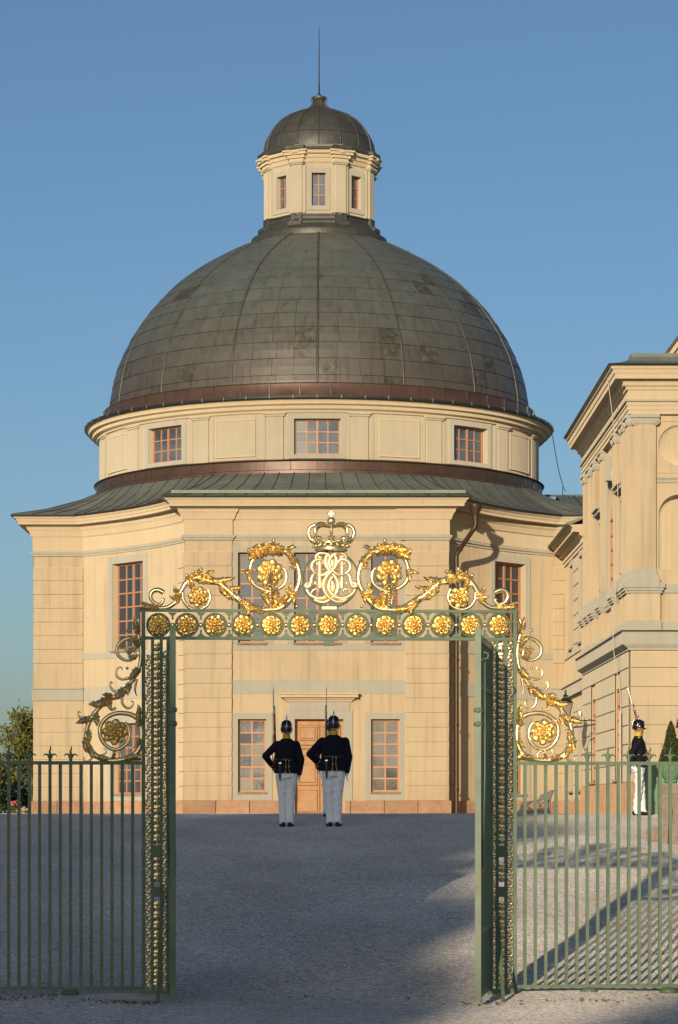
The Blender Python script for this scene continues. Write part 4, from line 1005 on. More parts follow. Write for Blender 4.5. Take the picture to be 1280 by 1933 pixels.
    sc.tube(spline([(-0.018, 0, 0.085), (-0.012, 0, 0.12), (0.006, 0, 0.145), (0.018, 0, 0.16)], 4), 0.0075, 6)
    for (x, z, a, l, w) in ((0.014, 0.005, 2.2, 0.04, 0.03), (-0.016, 0.03, 1.0, 0.04, 0.03), (0.016, 0.055, 2.0, 0.04, 0.03), (-0.018, 0.105, 1.1, 0.04, 0.03), (0.016, 0.13, 1.9, 0.035, 0.03), (-0.012, 0.06, 2.0, 0.03, 0.018), (0.012, 0.02, 0.6, 0.03, 0.017), (-0.014, 0.09, 1.2, 0.035, 0.02), (0.004, 0.115, 0.2, 0.02, 0.018), (0.006, 0.14, 2.3, 0.035, 0.018), (0.0, 0.04, 2.8, 0.025, 0.018), (0.014, 0.08, 1.0, 0.03, 0.016), (-0.004, 0.135, 1.7, 0.035, 0.018)):
        dv = Vector((cos(a), 0, sin(a))); sv = Vector((-sin(a), 0, cos(a))); b = Vector((x, -0.004, z)); vs = []
        for i in range(5):
            t = i / 4; ww = w * 0.5 * sin(pi * (0.15 + 0.8 * t)) * (1 - 0.35 * ((t * 2.2) % 1)); c = b + dv * l * t + Vector((0, -0.008 * sin(pi * t), 0)); vs += [c - sv * ww, c + Vector((0, -0.004, 0)), c + sv * ww]
        vs2 = [v + Vector((0, 0.006, 0)) for v in vs]; fs = []
        for i in range(4): q = 3 * i; fs += [(q, q + 1, q + 4, q + 3), (q + 1, q + 2, q + 5, q + 4), (15 + q, 15 + q + 3, 15 + q + 4, 15 + q + 1), (15 + q + 1, 15 + q + 4, 15 + q + 5, 15 + q + 2), (q, q + 3, 18 + q, 15 + q), (q + 2, 17 + q, 20 + q, q + 5)]
        sc.add(vs + vs2, fs)
    sc = sc.mesh('gilt_tendril', M['gold'], 'auto')
    for s in (-1, 1):
        for k, px in enumerate((279.8, 296.2, 311.6)):
            x = px if s < 0 else 2 * MID - px; u = gu(x); p = f_g.p(u, 0, 0)
            per = 0.088 if k == 1 else 0.16; z = 0.07; j = 0; topz = gzp(x, 1209)
            while z < topz - per * 0.9:
                skip = k == 1 and any(gzp(x, b) - 0.05 < z < gzp(x, a) for a, b in ((1596, 1618), (1674, 1693)))
                if not skip:
                    if k == 1: place('gilt_husk', hus, portal, (p.x, p.y, z), GROT)
                    else: place('gilt_tendril', sc, portal, (p.x, p.y, z), GROT, ((1 if (k == 0) == (s < 0) else -1), 1, 1))
                z += per; j += 1
    # scrolls, traced on both sides of the middle
    def z1(x, y): return (120 + x / 3.556, 1040 + y / 3.556)
    def z9(x, y): return (450 + x / 9.846, 1010 + y / 9.846)
    def mx(p, s): return (p[0] if s < 0 else 2 * MID - p[0], p[1])
    def scroll(pts, r0, r1, nm='acanthus_scroll', d=0.0, sides=(-1, 1), dd=0.0):
        for s in sides:
            q = spline([gp(*mx(p, s), d + dd * i / len(pts)) for i, p in enumerate(pts)], 6); n = len(q)
            m = MB(); m.tube(q, [1.25 * (r0 + (r1 - r0) * i / (n - 1)) for i in range(n)], 10); m.build(nm, M['gold'], portal, True)
    def leaves(lst, sides=(-1, 1)):
        for (x, y, a, l, w, b) in lst:
            for s in sides:
                m = MB(); aa = R(a) if s < 0 else pi - R(a); bb = R(b) if s < 0 else -R(b)
                acanthus(m, gp(*mx((x, y), s), 0.005), aa, l / KP, w / KP, bb, 0.035, 3 if l < 22 else 4); m.build('acanthus_leaf', M['gold'], portal, 'auto')
    def berry(lst, r=4.0):
        for (x, y) in lst:
            for s in (-1, 1):
                m = MB(); c = gp(*mx((x, y), s), 0.02); rad = r / KP; m.ellipsoid(c, (rad, rad, rad), 10, 8); m.build('berry', M['gold'], portal, True)
    # outer scroll on the beam
    scroll([z1(*p) for p in ((655, 330), (625, 335), (612, 308), (632, 286), (662, 295), (672, 325), (650, 358), (605, 345), (584, 308), (598, 272), (635, 262), (672, 280))][::-1][:7] + [z1(*p) for p in ((655, 330),)], 0.020, 0.010)
    scroll([z1(*p) for p in ((530, 352), (600, 372), (650, 384), (705, 376), (750, 342), (785, 280), (828, 212), (900, 178), (980, 186), (1050, 220), (1105, 265), (1180, 330), (1255, 382))], 0.014, 0.026)
    scroll([z1(*p) for p in ((800, 275), (806, 330), (845, 380), (905, 393), (962, 368), (985, 312), (968, 250))], 0.014, 0.010)
    leaves([(*z1(830, 200), 45, 22, 15, 40), (*z1(880, 182), 100, 16, 13, 40), (*z1(905, 175), 75, 20, 14, -20), (*z1(960, 180), 55, 20, 14, -50), (*z1(900, 185), -10, 40, 20, -25), 
            (*z1(1010, 205), 5, 42, 14, 20), (*z1(1060, 235), -75, 26, 14, 70), (*z1(1095, 255), 0, 34, 11, 30), (*z1(1150, 310), 190, 18, 12, -50), (*z1(1200, 340), -60, 22, 16, 20),
            (*z1(780, 290), 140, 20, 12, -60), (*z1(790, 300), 200, 24, 13, -60), (*z1(770, 320), 250, 14, 11, -30), (*z1(640, 384), 175, 34, 13, 10), (*z1(560, 362), 160, 16, 7, 0), (*z1(850, 215), -60, 18, 15, 0)])
    berry([z1(825, 165), z1(925, 125)], 3.4)
    # inner scroll beside the monogram
    scroll([z9(*p) for p in ((-30, 1150), (150, 1265), (300, 1350), (450, 1392), (620, 1388), (760, 1370), (900, 1270), (1040, 1090), (1135, 880), (1130, 660), (1050, 470), (920, 345), (760, 285), (580, 285), (400, 345), (275, 460), (222, 620), (225, 790), (280, 900), (390, 985), (540, 1035), (700, 1020), (830, 940), (895, 820), (885, 700), (830, 610))], 0.026, 0.012)
    leaves([(*z9(560, 290), 175, 40, 26, 10), (*z9(700, 300), 165, 36, 24, 20), (*z9(820, 320), 150, 36, 24, 30), (*z9(430, 330), 200, 30, 22, 30), (*z9(330, 410), 150, 24, 15, -60), (*z9(900, 340), 60, 24, 11, -110),
            (*z9(1090, 560), 125, 34, 18, 30), (*z9(1060, 620), 170, 14, 9, 90), (*z9(1010, 1120), 120, 26, 9, -90), (*z9(950, 1200), 95, 22, 16, 60), (*z9(830, 1320), 75, 26, 20, -30), (*z9(760, 1330), 130, 26, 22, -60),
            (*z9(500, 1395), 175, 34, 16, -10), (*z9(330, 1365), 170, 26, 14, -20), (*z9(220, 1310), 250, 20, 16, 20), (*z9(150, 1260), 150, 18, 12, 20), (*z9(225, 640), 260, 26, 13, 10), (*z9(230, 640), 210, 24, 9, -40), 
            (*z9(560, 280), 110, 16, 12, 30), (*z9(480, 290), 140, 18, 13, -30), (*z9(760, 290), 80, 16, 13, 20), (*z9(640, 290), 60, 14, 10, 0), (*z9(480, 1060), -70, 30, 18, -10), (*z9(700, 1060), -95, 30, 18, 20), (*z9(1090, 1020), 250, 30, 10, 20)])
    berry([z9(655, 105), z9(1085, 1330)], 3.6)
    big = rosette_mesh('large_rosette', 27 / KP, 8, 6, 9)
    for s in (-1, 1):
        c = gp(*mx(z9(580, 700), s), 0.02); place('large_rosette', big, portal, c, (0, 0.3, GAL))
        m = MB(); ax = Matrix.Rotation(GAL, 3, 'Z') @ Matrix.Rotation(R(60), 3, 'X')
        b = gp(*mx(z9(590, 800), s), 0.10); m.lathe([(0.012, 0.05), (0.022, 0.02), (0.026, -0.03), (0.034, -0.07), (0.05, -0.10), (0.03, -0.095), (0.0, -0.08)], b, 12, axis=Matrix.Rotation(R(-25), 3, 'X')); m.build('hanging_bell', M['gold'], portal, 'auto')
        m = MB()
        for k in range(8): m.ellipsoid(gp(*mx(z9(590, 960 + 52 * k), s), 0.10), [0.017 - 0.0012 * k] * 3, 8, 6)
        m.tube([gp(*mx(z9(590, 900), s), 0.10), gp(*mx(z9(590, 1330), s), 0.10)], 0.005, 5)
        m.build('bead_string', M['gold'], portal, True)
    # side brackets towards the fences
    scroll([z1(*p) for p in ((505, 455), (492, 520), (508, 590), (520, 680), (508, 780), (462, 870), (392, 945), (305, 1000), (232, 1060), (182, 1130), (155, 1210), (162, 1290), (205, 1362), (275, 1402), (360, 1406), (440, 1392), (520, 1384))], 0.012, 0.022)
    scroll([z1(*p) for p in ((512, 600), (465, 585), (405, 598), (364, 640), (362, 690), (400, 728), (450, 732), (482, 700), (470, 660), (435, 645), (408, 665))], 0.016, 0.008)
    scroll([z1(*p) for p in ((440, 1392), (500, 1340), (522, 1260), (520, 1180), (495, 1125), (440, 1095), (360, 1090), (292, 1118), (248, 1178), (250, 1250), (290, 1310), (350, 1334), (410, 1308), (442, 1255), (438, 1190), (412, 1150))], 0.022, 0.012)
    scroll([z1(*p) for p in ((450, 850), (395, 862), (358, 840), (358, 795), (385, 780), (395, 800))], 0.012, 0.004)
    scroll([z1(*p) for p in ((400, 940), (350, 945), (315, 915), (318, 880), (330, 890))], 0.013, 0.004)
    scroll([z1(*p) for p in ((395, 960), (395, 1020), (425, 1055), (460, 1045), (468, 1015), (450, 1008))], 0.012, 0.004)
    scroll([z1(*p) for p in ((200, 1110), (145, 1125), (105, 1110), (98, 1080), (115, 1085))], 0.012, 0.004)
    scroll([z1(*p) for p in ((200, 1350), (235, 1372), (275, 1365), (288, 1340), (270, 1325))], 0.011, 0.004)
    scroll([z1(*p) for p in ((190, 1350), (185, 1395), (155, 1415), (135, 1400), (142, 1385))], 0.011, 0.004)
    scroll([z1(*p) for p in ((380, 1405), (385, 1370), (372, 1350), (345, 1345))], 0.010, 0.005)
    scroll([z1(*p) for p in ((505, 1180), (500, 1100), (500, 1050), (515, 1040))], 0.012, 0.004)
    scroll([z1(*p) for p in ((490, 860), (480, 930), (492, 972))], 0.013, 0.003)
    leaves([(*z1(500, 560), 105, 34, 13, -15), (*z1(488, 530), 95, 24, 12, 20), (*z1(510, 640), 130, 28, 16, 30), (*z1(505, 790), 230, 30, 16, -10), (*z1(440, 890), 260, 24, 14, 20), (*z1(410, 930), 225, 30, 18, -10),
            (*z1(330, 990), 150, 22, 14, 40), (*z1(310, 1000), 270, 22, 12, 30), (*z1(300, 1005), 200, 30, 20, 20), (*z1(250, 1040), 165, 24, 15, 30), (*z1(210, 1090), 285, 26, 16, -20), (*z1(185, 1130), 190, 30, 16, 20), (*z1(160, 1200), 290, 24, 12, -20), (*z1(158, 1250), 260, 30, 15, 20), (*z1(170, 1310), 290, 28, 14, 30), (*z1(230, 1385), 350, 26, 12, 20), (*z1(400, 1398), 12, 36, 14, 10), (*z1(330, 1400), 70, 18, 9, 60),
            (*z1(515, 1180), 100, 30, 14, 10), (*z1(500, 1120), 80, 26, 12, 40), (*z1(440, 720), 10, 20, 13, 40), (*z1(430, 690), 40, 22, 12, -60), (*z1(520, 1260), 240, 24, 11, -30)])
    berry([z1(430, 535), z1(428, 788), z1(345, 1058), z1(330, 1065)], 3.0)
    r2 = rosette_mesh('ring_rosette', 20.5 / KP, 8, 6, 4); r3 = rosette_mesh('side_rosette', 25 / KP, 8, 6, 6)
    for s in (-1, 1):
        place('ring_rosette', r2, portal, gp(*mx(z1(908, 310), s), 0.01), (0, 0.2, GAL)); place('side_rosette', r3, portal, gp(*mx(z1(345, 1215), s), 0.01), (0, 0.1, GAL))
    # crowned monogram in its ring
    def zm(x, y): return (560 + x / 9.207, 950 + y / 9.207)
    c = gp(*zm(590, 1318)); rr = 488 / 9.207 / KP; m = MB(); m.tube([c + Vector((GU.x * cos(a), GU.y * cos(a), sin(a))) * rr for a in [2 * pi * i / 64 for i in range(64)]], 0.0085, 6, closed=True); m.build('monogram_ring', M['iron'], portal, True)
    def mono(pts, r0, r1=None, d=0.0):
        for s in (-1, 1):
            q = spline([gp(*(zm(x if s < 0 else 1190 - x, y)), d if s < 0 else d + 0.018) for x, y in pts], 5); n = len(q); r1_ = r0 if r1 is None else r1
            m = MB(); m.tube(q, [r1_ + (r0 - r1_) * sin(pi * min(1, max(0, i / (n - 1)))) ** 0.5 for i in range(n)], 8); m.build('monogram_stroke', M['gold_pale'], portal, True)
    mono([(325, 975), (345, 908), (410, 868), (490, 868), (560, 905), (610, 975), (622, 1055), (600, 1130), (545, 1195), (480, 1238), (420, 1252), (360, 1240)], 0.021, 0.010)
    mono([(460, 1070), (458, 1015), (415, 982), (350, 988), (290, 1025), (262, 1090), (270, 1155), (312, 1208), (360, 1232)], 0.020, 0.009, 0.01)
    mono([(345, 1218), (285, 1248), (258, 1310), (248, 1380), (225, 1440), (185, 1462), (158, 1432), (175, 1396), (225, 1385), (260, 1400)], 0.020, 0.009)
    mono([(300, 1362), (325, 1385), (325, 1430)], 0.010, 0.004)
    mono([(640, 850), (560, 860), (515, 930), (498, 1020), (515, 1100), (560, 1160), (610, 1215), (665, 1275), (710, 1360), (722, 1450), (700, 1540), (650, 1615), (585, 1670), (500, 1715), (400, 1715), (300, 1668)], 0.0225, 0.010)
    mono([(168, 1470), (195, 1540), (250, 1600), (340, 1645), (440, 1650), (530, 1615), (600, 1550), (632, 1465), (622, 1380), (585, 1305), (545, 1262)], 0.0225, 0.011, -0.012)
    mono([(255, 1580), (275, 1522), (330, 1492), (375, 1510), (380, 1555)], 0.011, 0.004)
    mono([(380, 915), (405, 945), (440, 930)], 0.011, 0.006); mono([(345, 1030), (365, 1060), (400, 1072), (440, 1055), (462, 1030)], 0.009, 0.005)
    for s in (-1, 1):
        x = 402 if s < 0 else 788; m = MB(); a = gp(*zm(x, 975)); b = gp(*zm(x, 1475)); m.tube([a, b], 0.020, 10); m.build('monogram_stem', M['gold_pale'], portal, 'auto')
    m = MB(); b0 = gp(*zm(570, 1800)); m.box((gu(560 + 440 / 9.207), -0.02, zt1), (gu(560 + 690 / 9.207), 0.03, b0.z), f_g); m.build('monogram_foot', M['gold'], portal)
    # crown
    cc = gp(*zm(603, 830)); S = 1 / 9.207 / KP; crown = []
    m = MB(); m.lathe([(280 * S, 0), (290 * S, 8 * S), (286 * S, 30 * S), (302 * S, 110 * S), (314 * S, 122 * S), (314 * S, 142 * S), (298 * S, 145 * S), (270 * S, 20 * S)], cc, 32); band = m.build('crown_band', M['gold'], portal, 'auto')
    for k in range(16):
        a = 2 * pi * k / 16; m = MB(); p = cc + Vector((300 * S * sin(a), -300 * S * cos(a), 75 * S)); e = 26 if k % 2 else 36; m.ellipsoid(p, (e * S, e * S, 24 * S), 8, 6); m.build('crown_jewel', M['gold'], band, True)
        m = MB(); p = cc + Vector((312 * S * sin(a), -312 * S * cos(a), 150 * S)); m.ellipsoid(p, (34 * S, 34 * S, 30 * S), 8, 6); m.build('crown_crest', M['gold'], band, True)
    for k in range(8):
        a = 2 * pi * k / 8; pr = [(305, 150), (345, 190), (385, 260), (395, 330), (370, 400), (310, 445), (230, 460), (140, 450), (50, 430)]
        m = MB(); q = spline([cc + Vector((r * S * sin(a), -r * S * cos(a), z * S)) for r, z in pr], 4); m.tube(q, 31 * S, 8)
        ar = m.build('crown_arch', M['gold'], portal, True)
        m = MB()
        for i in range(1, len(q) - 3, 2):
            r_, z_ = (q[i] - cc).xy.length, q[i].z; dv = Vector((q[i].x - cc.x, q[i].y - cc.y, q[i].z - (cc.z + 280 * S))).normalized(); m.ellipsoid(q[i] + dv * 26 * S, [16 * S] * 3, 6, 5)
        m.build('crown_pearls', M['gold'], ar, True)
        m = MB(); p = cc + Vector((318 * S * sin(a), -318 * S * cos(a), 190 * S)); m.ellipsoid(p, (70 * S, 40 * S, 55 * S), 8, 6); m.build('crown_leaf', M['gold'], band, True)
    m = MB(); m.ellipsoid(cc + Vector((0, 0, 520 * S)), [74 * S] * 3, 16, 12); m.build('crown_orb', M['gold'], portal, True)
    m = MB(); o = cc + Vector((0, 0, 590 * S)); m.box((o.x - 9 * S, o.y - 9 * S, o.z), (o.x + 9 * S, o.y + 9 * S, o.z + 125 * S)); m.box((o.x - 62 * S, o.y - 8 * S, o.z + 48 * S), (o.x + 62 * S, o.y + 8 * S, o.z + 68 * S))
    for dx, dz in ((-62, 58), (62, 58), (0, 125)): m.ellipsoid(o + Vector((dx * S, 0, dz * S)), [16 * S] * 3, 8, 6)
    m.build('crown_cross', M['gold'], portal)
build_portal()

def build_leaf(hinge, free, label, s):
    I = M['iron']; H = Vector(hinge); Fv = Vector(free); U = (Fv - H).normalized(); W = (Fv - H).length; N = (U.y, -U.x)
    leaf = empty('gate_leaf', (H.x, H.y, 0.0), label, 'gate leaf', 'open gate leaves')
    f = flat((H.x, H.y), (U.x, U.y), N); top = 3.22
    for (a, b, t, w) in ((0.0, 0.04, top - .02, 0.02), (W - 0.055, W, top + 0.06, 0.026)):
        m = MB(); m.box((a, -w, 0.04), (b, w, t), f); m.build('stile', I, leaf)
    for (z0, z1) in ((top - 0.06, top), (0.06, 0.12), (0.62, 0.66), (2.75, 2.79)):
        m = MB(); m.box((0.04, -0.016, z0), (W - 0.055, 0.016, z1), f); m.build('rail', I, leaf)
    n = 11
    for i in range(1, n):
        u = 0.04 + (W - 0.095) * i / n; m = MB(); m.box((u - 0.0135, -0.0135, 0.12), (u + 0.0135, 0.0135, top - 0.06), f); m.build('leaf_bar', I, leaf)
    for i in range(1, n):
        u = 0.04 + (W - 0.095) * (i - 0.5) / n; m = MB(); m.box((u - 0.0135, -0.0135, 0.12), (u + 0.0135, 0.0135, 0.62), f); m.build('short_bar', I, leaf)
    m = MB(); m.box((W - 0.30, -0.03, 1.12), (W - 0.06, 0.03, 1.34), f); m.build('lock_case', M['black_iron'], leaf)
    for z in (2.56, 2.44):
        m = MB(); p = f.p(W - 0.027, 0, z); m.ellipsoid(p, (0.04, 0.04, 0.035), 10, 8); m.build('stile_knob', I, leaf, True)
    # long drop bolt with its ring
    m = MB(); q = f.p(W - 0.12, -0.05 * s, 0); m.tube([(q.x, q.y, 3.02), (q.x + 0.0, q.y, 2.0), (q.x - 0.02 * s, q.y, 1.2)], 0.009, 6); m.tube([(q.x + 0.03 * cos(a), q.y, 3.04 + 0.03 * sin(a)) for a in [2 * pi * i / 14 for i in range(14)]], 0.008, 6, closed=True); m.build('drop_bolt', I, leaf, True)
    m = MB(); m.tube([f.p(W - 0.027, -0.03 * s, 3.0), f.p(W - 0.12, -0.05 * s, 3.0)], 0.010, 6); m.build('bolt_guide', I, leaf)
    for z in (0.5, 1.7, 2.9):
        m = MB(); m.lathe([(0.03, z), (0.034, z + .02), (0.034, z + .1), (0.03, z + .12)], (H.x - 0.02 * s, H.y - 0.03, 0), 10); m.build('hinge', I, leaf, 'auto')
    # stay that props the leaf
    a, b = (gp(307, 1680, 0.05), at(298.5, 1889, 23.45)) if s < 0 else (gp(936, 1700, 0.05), at(950.5, 1886, 23.5))
    b.z = gz(b.x, b.y) - 0.01; dv = (b - a); m = MB(); w = 0.016
    m.add([a + Vector(q) for q in ((-w, -w, 0), (w, -w, 0), (w, w, 0), (-w, w, 0))] + [b + Vector(q) for q in ((-w, -w, 0), (w, -w, 0), (w, w, 0), (-w, w, 0))], [(0, 1, 2, 3), (7, 6, 5, 4), (0, 4, 5, 1), (1, 5, 6, 2), (2, 6, 7, 3), (3, 7, 4, 0)]); m.build('stay', I, leaf)
    m = MB(); m.tube([a + Vector((0.02 * cos(t), -0.02, 0.03 + 0.02 * sin(t))) for t in [2 * pi * i / 12 for i in range(10)]], 0.005, 5); m.build('stay_hook', I, leaf)
build_leaf((-1.552, 24.20), (-1.432, 22.82), 'shaded dark green iron gate leaf swung open on the left post', -1)
build_leaf((1.395, 24.34), (1.205, 22.96), 'sunlit green iron gate leaf swung open on the right post', 1)

def finial_mesh():
    m = MB(); m.tube(spline([(0, 0, -0.01), (0, 0, 0.03), (0.002, 0, 0.06), (-0.005, 0, 0.085), (0.004, 0, 0.11), (0.0, 0, 0.135)], 4), [0.0145] * 6 + [0.013 - 0.0006 * i for i in range(15)], 6)
    for s in (-1, 1):
        q = spline([(0, 0, 0.02), (s * 0.018, 0, 0.055), (s * 0.045, 0, 0.062), (s * 0.062, 0, 0.045)], 4); m.tube(q, [0.013 - 0.0008 * i for i in range(len(q))], 6)
    m.ellipsoid((0, 0, 0.045), (0.024, 0.014, 0.025), 10, 8)
    return m.mesh('finial', M['iron'], True)
FIN = finial_mesh()
def build_fence(x0, x1, bars, fins, feet, label):
    I = M['iron']; u0, u1 = gu(x0), gu(x1); uc = (u0 + u1) / 2; p = f_g.p(uc, 0, 0)
    fence = empty('iron_fence', (p.x, p.y, 0), label, 'fence', 'iron fences beside the gate')
    rz = gzp(640, 1440.5)
    m = MB(); m.box((u0, -0.018, rz - 0.016), (u1, 0.018, rz + 0.016), f_g); m.build('top_rail', I, fence)
    m = MB(); m.box((u0, -0.022, 0.055), (u1, 0.022, 0.085), f_g); m.build('bottom_rail', I, fence)
    b = MB(); b.box((-0.0145, -0.0145, 0.085), (0.0145, 0.0145, rz - 0.016)); bar = b.mesh('bar', I)
    for x in bars: q = f_g.p(gu(x), 0, 0); place('bar', bar, fence, (q.x, q.y, 0), (0, 0, GAL + random.uniform(-.03, .03)))
    for x in fins: q = f_g.p(gu(x), 0, 0); place('finial', FIN, fence, (q.x, q.y, rz + 0.016), (0, random.uniform(-.03, .03), GAL))
    for x in feet:
        q = f_g.p(gu(x), 0.0, 0); m = MB(); m.ellipsoid((q.x, q.y, 0.02), (0.085, 0.08, 0.046), 14, 8); m.build('foot', I, fence, True)
build_fence(-60, 269, [16.5 + 19.5 * i - 78 for i in range(0, 17)], [-62, -23, 16.5, 55.5, 94.5, 133.5], [133, -50], 'dark shaded green iron fence on the left of the gateway')
build_fence(973, 1345, [991 + 19.6 * i for i in range(18)], [1108.6, 1147.8, 1187, 1226.2, 1265.4, 1304.6], [1112, 1262], 'sunlit pale green iron fence on the right of the gateway')
# ------------------------------------------------------------------ guards (built facing +Y, feet at z = 0, 1.80 m tall, then turned and scaled)
def lobj(name, me, parent):
    o = bpy.data.objects.new(name, me); col.objects.link(o); o.parent = parent; return o
def lmb(mb, name, mats, parent, smooth=False): return lobj(name, mb.mesh(name, mats, smooth), parent)

def make_guard(loc, rotz, height, label, larm, rarm, feet=((-0.062, 0.0, 0.3), (0.062, 0.0, 0.3)), headturn=0.0, grip=True, broad=1.0, straps=False):
    """larm / rarm: (elbow, wrist, fingertip); feet: ankles (x, y, toe turn)"""
    g = empty('person', loc, label, 'person', 'palace guards in parade uniform'); g.rotation_euler = (0, 0, rotz); k = height / 1.80; g.scale = (k, k, k)
    B = broad
    sh = [Vector((-0.168 * B, 0, 1.445)), Vector((0.168 * B, 0, 1.445))]
    arms = [[Vector(p) for p in larm], [Vector(p) for p in rarm]]
    hips = [Vector((-0.095, 0, 0.92)), Vector((0.095, 0, 0.92))]
    ank = [Vector((f[0], f[1], 0.09)) for f in feet]
    knee = [(hips[i] + ank[i]) / 2 + Vector(((0.006, -0.006)[i], 0.025, 0.01)) for i in (0, 1)]
    # --- body, one continuous skin
    b = MB()
    b.rings([(0, 0, 0.86, 0.13, 0.09), (0, 0, 0.95, 0.15, 0.10), (0, 0, 1.12, 0.135, 0.09), (0, 0, 1.30, 0.155, 0.105), (0, 0, 1.42, 0.15, 0.10), (0, 0, 1.50, 0.07, 0.06)], 16)
    b.capsule((0, -0.005, 1.46), (0, 0.008, 1.60), 0.056, 0.054)
    for i in (0, 1):
        b.capsule(sh[i] - Vector((0, 0, 0.01)), arms[i][0], 0.05, 0.04); b.capsule(arms[i][0], arms[i][1], 0.04, 0.028); b.capsule(arms[i][1], arms[i][1].lerp(arms[i][2], 0.5), 0.027, 0.030)
        b.capsule(hips[i], knee[i], 0.075, 0.052); b.capsule(knee[i], ank[i], 0.050, 0.034); b.capsule(ank[i], ank[i] + Vector((0.0, 0.13, -0.055)), 0.036, 0.030)
    ht = Matrix.Rotation(headturn, 3, 'Z')
    def H(x, y, z): return ht @ Vector((x, y, 0)) + Vector((0, 0, z))
    b.ellipsoid(H(0, 0.01, 1.70), (0.076, 0.096, 0.105), 16, 12); b.ellipsoid(H(0, 0.045, 1.645), (0.055, 0.055, 0.06), 12, 8)
    b.capsule(H(0, 0.10, 1.705), H(0, 0.122, 1.672), 0.010, 0.014, 8); b.ellipsoid(H(0, 0.092, 1.628), (0.024, 0.014, 0.008), 8, 6); b.ellipsoid(H(0, 0.085, 1.598), (0.028, 0.02, 0.018), 8, 6)
    for s in (-1, 1): b.ellipsoid(H(s * 0.078, 0.0, 1.675), (0.010, 0.022, 0.032), 8, 6); b.ellipsoid(H(s * 0.034, 0.086, 1.72), (0.022, 0.016, 0.008), 8, 6)
    lobj('body', eval_mesh(b, 'body', 0.0085, M['skin'], 2), g)
    e = MB()
    for s in (-1, 1): e.ellipsoid(H(s * 0.032, 0.094, 1.703), (0.011, 0.007, 0.007), 8, 6)
    lmb(e, 'eyes', M['leather'], g, True)
    h = MB(); h.lathe([(0.080, -0.04), (0.086, 0.0), (0.086, 0.05)], H(0, 0.0, 1.69), 16, a0=pi - 1.9 - pi - headturn, a1=1.9 - headturn); lmb(h, 'hair', M['hair'], g, True)
    # --- trousers
    t = MB(); t.rings([(0, 0, 0.84, 0.165, 0.125), (0, 0, 0.95, 0.185, 0.13), (0, 0, 1.06, 0.17, 0.12)], 18)
    for i in (0, 1):
        s = -1 if i == 0 else 1
        t.capsule(hips[i] + Vector((s * 0.003, 0, -0.03)), knee[i], 0.100, 0.073, 14); t.capsule(knee[i], ank[i] + Vector((0, 0, 0.0)), 0.073, 0.063, 14)
        t.capsule(ank[i] + Vector((0, 0, 0.03)), ank[i] + Vector((0, 0.012, -0.02)), 0.063, 0.066, 14)
    me = eval_mesh(t, 'trousers', 0.009, M['white'], 4)
    rg = random.Random(int(loc[0] * 100))
    for v in me.vertices:                     # cloth folds behind the knee and at the seat
        x, y, z = v.co
        f = 0.007 * sin(34 * z + 19 * x) * sin(17 * z - 31 * x) + 0.004 * sin(48 * z + 40 * abs(x))
        v.co.y += f; v.co.x += 0.25 * f
    lobj('trousers', me, g)
    for i in (0, 1):
        w = MB(); s = -1 if i == 0 else 1; tt = Matrix.Rotation(-s * feet[i][2], 3, 'Z'); a = Vector((ank[i].x, ank[i].y, 0))
        w.ellipsoid(a + tt @ Vector((0, -0.02, 0.045)), (0.045, 0.06, 0.05), 12, 8); w.ellipsoid(a + tt @ Vector((0, 0.09, 0.035)), (0.05, 0.13, 0.042), 14, 8); w.capsule(a + Vector((0, 0, 0.05)), a + Vector((0, 0, 0.12)), 0.045, 0.05)
        sm = eval_mesh(w, 'shoe', 0.010, M['leather'], 2)
        for v in sm.vertices: v.co.z = max(v.co.z, 0.0)
        lobj('shoe', sm, g)
    # --- jacket with arms and flared skirt
    j = MB()
    j.rings([(0, 0.0, 0.935, 0.232 * B, 0.158), (0, 0, 1.02, 0.215 * B, 0.15), (0, 0, 1.13, 0.178 * B, 0.126), (0, 0.0, 1.18, 0.172 * B, 0.124), (0, 0.0, 1.30, 0.192 * B, 0.135), (0, 0, 1.40, 0.205 * B, 0.135), (0, -0.005, 1.465, 0.185 * B, 0.110), (0, -0.008, 1.51, 0.115, 0.085), (0, -0.008, 1.545, 0.075, 0.070)], 22)
    for i in (0, 1):
        j.capsule(sh[i] - Vector((0, 0, 0.012)), arms[i][0], 0.072, 0.060, 14); j.capsule(arms[i][0], arms[i][1], 0.063, 0.047, 14)
    jm = eval_mesh(j, 'jacket', 0.012, M['navy'], 4); lobj('jacket', jm, g)
    c = MB(); c.lathe([(0.060, 1.535), (0.069, 1.535), (0.066, 1.60), (0.058, 1.60)], (0, -0.004, 0), 20); lmb(c, 'collar', M['yellow'], g, 'auto')
    for s in ((-1, 1) if straps else ()):
        c = MB(); c.ellipsoid((s * 0.125 * B, 0.0, 1.512), (0.058, 0.026, 0.014), 10, 6, Matrix.Rotation(s * R(22), 3, 'Y')); lmb(c, 'shoulder_strap', M['yellow'], g, True)
    c = MB()
    n = 28; vs = []
    for z in (1.145, 1.150, 1.19, 1.195):
        o = 0.006 if z in (1.150, 1.19) else 0.0
        for q in range(n): a = 2 * pi * q / n; vs.append(((0.180 * B + o) * cos(a), (0.131 + o) * sin(a), z))
    c.add(vs, [(r * n + q, r * n + (q + 1) % n, (r + 1) * n + (q + 1) % n, (r + 1) * n + q) for r in range(3) for q in range(n)]); belt = lmb(c, 'belt', M['leather'], g, True)
    c = MB(); c.rings([(-0.115, -0.13, 0.80, 0.010, 0.008), (-0.115, -0.135, 0.92, 0.017, 0.012), (-0.115, -0.135, 1.06, 0.024, 0.014), (-0.115, -0.135, 1.16, 0.026, 0.014)], 10); lmb(c, 'bayonet_frog', M['leather'], belt, True)
